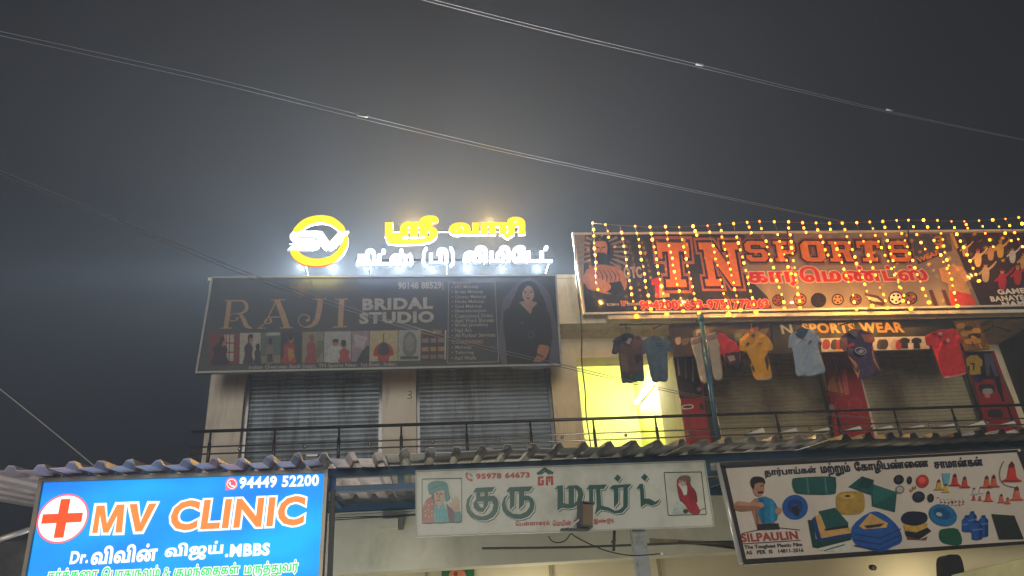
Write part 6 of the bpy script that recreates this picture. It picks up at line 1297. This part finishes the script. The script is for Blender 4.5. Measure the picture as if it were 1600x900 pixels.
for (t, b, w) in zip(tops, bots, over):
    long_ = b[1]-t[1] > 60
    S = thing('light_string', ('long' if long_ else 'short')+' string of amber bulbs hanging '+w, 'string light', tuple(at(*t, YL)), 'strings of amber lights over the sports banner')
    a, e = at(*t, YL), at(*b, YL+.09 if long_ else YL)
    n = max(2, int(round((b[1]-t[1])/10.6)))
    path = []
    for i in range(n+1):
        f = i/n; p = a.lerp(e, f)+Vector((rl.uniform(-.007, .007), rl.uniform(-.006, .006), rl.uniform(-.008, .008) if 0 < i else 0)); path.append(p)
    mb = MB(); mb.tube(path, .0022, m_wire, 4); mb.build('wire', S, smooth=True)
    for i, p in enumerate(path):
        last = i == n and long_
        me = big if last else rl.choices(bm_, (4, 3, 2))[0] if t[0] > 960 or i < 8 else bmr
        if not last and rl.random() < .06: continue
        o = bpy.data.objects.new('bulb', me); COL.objects.link(o); o.parent = S; o.location = p+Vector((0, -.006, 0))-a
        s = rl.uniform(.65, 1.3); o.scale = (s, s, s)
for px, py, e in ((955, 440, 3), (1030, 470, 5), (1090, 440, 5), (1150, 470, 6), (1210, 460, 6), (1270, 440, 5), (1320, 470, 8), (1370, 465, 8), (1420, 470, 7), (1490, 455, 5), (1560, 400, 3)):
    lamp('bulb_light', tuple(at(px, py, YL-.10)), e*1.1, (1, .46, .09), 0.0)
TW = thing('support_wire', 'thin wire along the top from which all the amber light strings hang', 'wire', tuple(at(*tops[0], YL)), None)
mb = MB(); mb.tube([at(t[0], t[1]-.5, YL) for t in tops]+[at(1640, 338, YL)], .003, m_wire, 5); mb.build('strand', TW, smooth=True)
mb = MB()
for px in (926, 1231, 1420, 1640):
    t = min(tops, key=lambda q: abs(q[0]-px)); a = at(px, t[1], YL); mb.bar((a.x, YL+.02, a.z), (a.x, 8.0, 5.66), .012, .012, m_rail)
mb.build('stay', TW)

# ------------------------------------------------------------------ overhead cables
m_cab, m_cabd = mat((110, 110, 116), .6), mat((30, 30, 32), .6)
m_cab2 = mat((176, 172, 168), .5)
def cable(label, pts, Y0, Y1, gap, m=m_cab, r=.0025, knots=()):
    o = thing('overhead_cable', label, 'cable', tuple(at(*pts[0], Y0)))
    q = sm(pts, 5, False); n = len(q)
    for s in range(2 if gap else 1):
        mb = MB()
        mb.tube([at(x, y+s*gap*(.55+.45*math.sin(3*i/n+s)), Y0+(Y1-Y0)*i/(n-1)+.05*s) for i, (x, y) in enumerate(q)], r, m, 6); mb.build('strand', o, smooth=True)
    for kx, ky, f in knots:
        mb = MB(); c = at(kx, ky, Y0+(Y1-Y0)*f); mb.tube([c+Vector((-.05, 0, .01)), c+Vector((.05, 0, -.012))], .016, m, 8); mb.build('joint', o, smooth=True)
    return o
cable('pale pair of cables crossing the upper right sky', [(640, -10), (860, 46), (1085, 99), (1250, 140), (1405, 177), (1640, 226)], 6.5, 9.0, 5, knots=((1093, 101, .45), (1390, 172, .76)))
cable('pale pair of cables crossing the sky above the roof sign', [(-40, 40), (120, 75), (340, 124), (565, 180), (800, 236), (1050, 290), (1320, 346)], 5.2, 7.6, 7, knots=((567, 180, .46),))
cable('pair of cables sagging across the studio board to the sports balcony', [(-40, 250), (120, 316), (280, 382), (430, 442), (660, 515), (880, 570), (1110, 622), (1300, 648), (1640, 668)], 4.6, 7.3, 6, m=m_cab, r=.003)
cable('single cable running down from the left edge behind the awning', [(-40, 576), (60, 656), (140, 722), (170, 748)], 8.4, 8.4, 0, m=m_cab2, r=.006)
o = thing('drop_cable', 'thin black cable hanging from the sports banner past the lit doorway', 'cable', tuple(at(900, 400, 7.68)))
mb = MB(); mb.tube([at(*p, 7.68) for p in sm([(898, 380), (900, 430), (905, 470), (909, 520), (909, 565), (914, 610), (916, 650), (922, 690), (924, 705)], 4, False)], .007, m_cabd, 6); mb.build('strand', o, smooth=True)
o = thing('tape_strip', 'thin blue tape hanging down the left end of the sports banner', 'tape', tuple(at(900, 440, 7.75)))
mb = MB(); mb.tube([at(*p, 7.75) for p in sm([(899, 410), (902, 450), (907, 490)], 4, False)], .008, mat((60, 96, 120), .5), 6); mb.build('strip', o, smooth=True)
o = thing('steel_pipe', 'pale steel pipe slanting out from behind the blue clinic sign', 'pipe', tuple(at(-20, 851, 6.5)))
mb = MB(); mb.tube([at(-60, 862, 6.5), at(60, 823, 6.5)], .022, mat((190, 180, 170), .35, .4), 10); mb.build('shaft', o, smooth=True)
o = thing('wall_wires', 'loose dark wires strung along the cream beam left of the green lettered board', 'wires', tuple(at(520, 810, 7.95)))
mb = MB()
for dy in (0, 3): mb.tube([at(*p, 7.955) for p in sm([(514, 810+dy), (540, 808.5+dy), (580, 807+dy*.6), (610, 807), (650, 805-dy*.6), (690, 805)], 3, False)], .006, m_cabd, 5)
mb.build('strand', o, smooth=True)
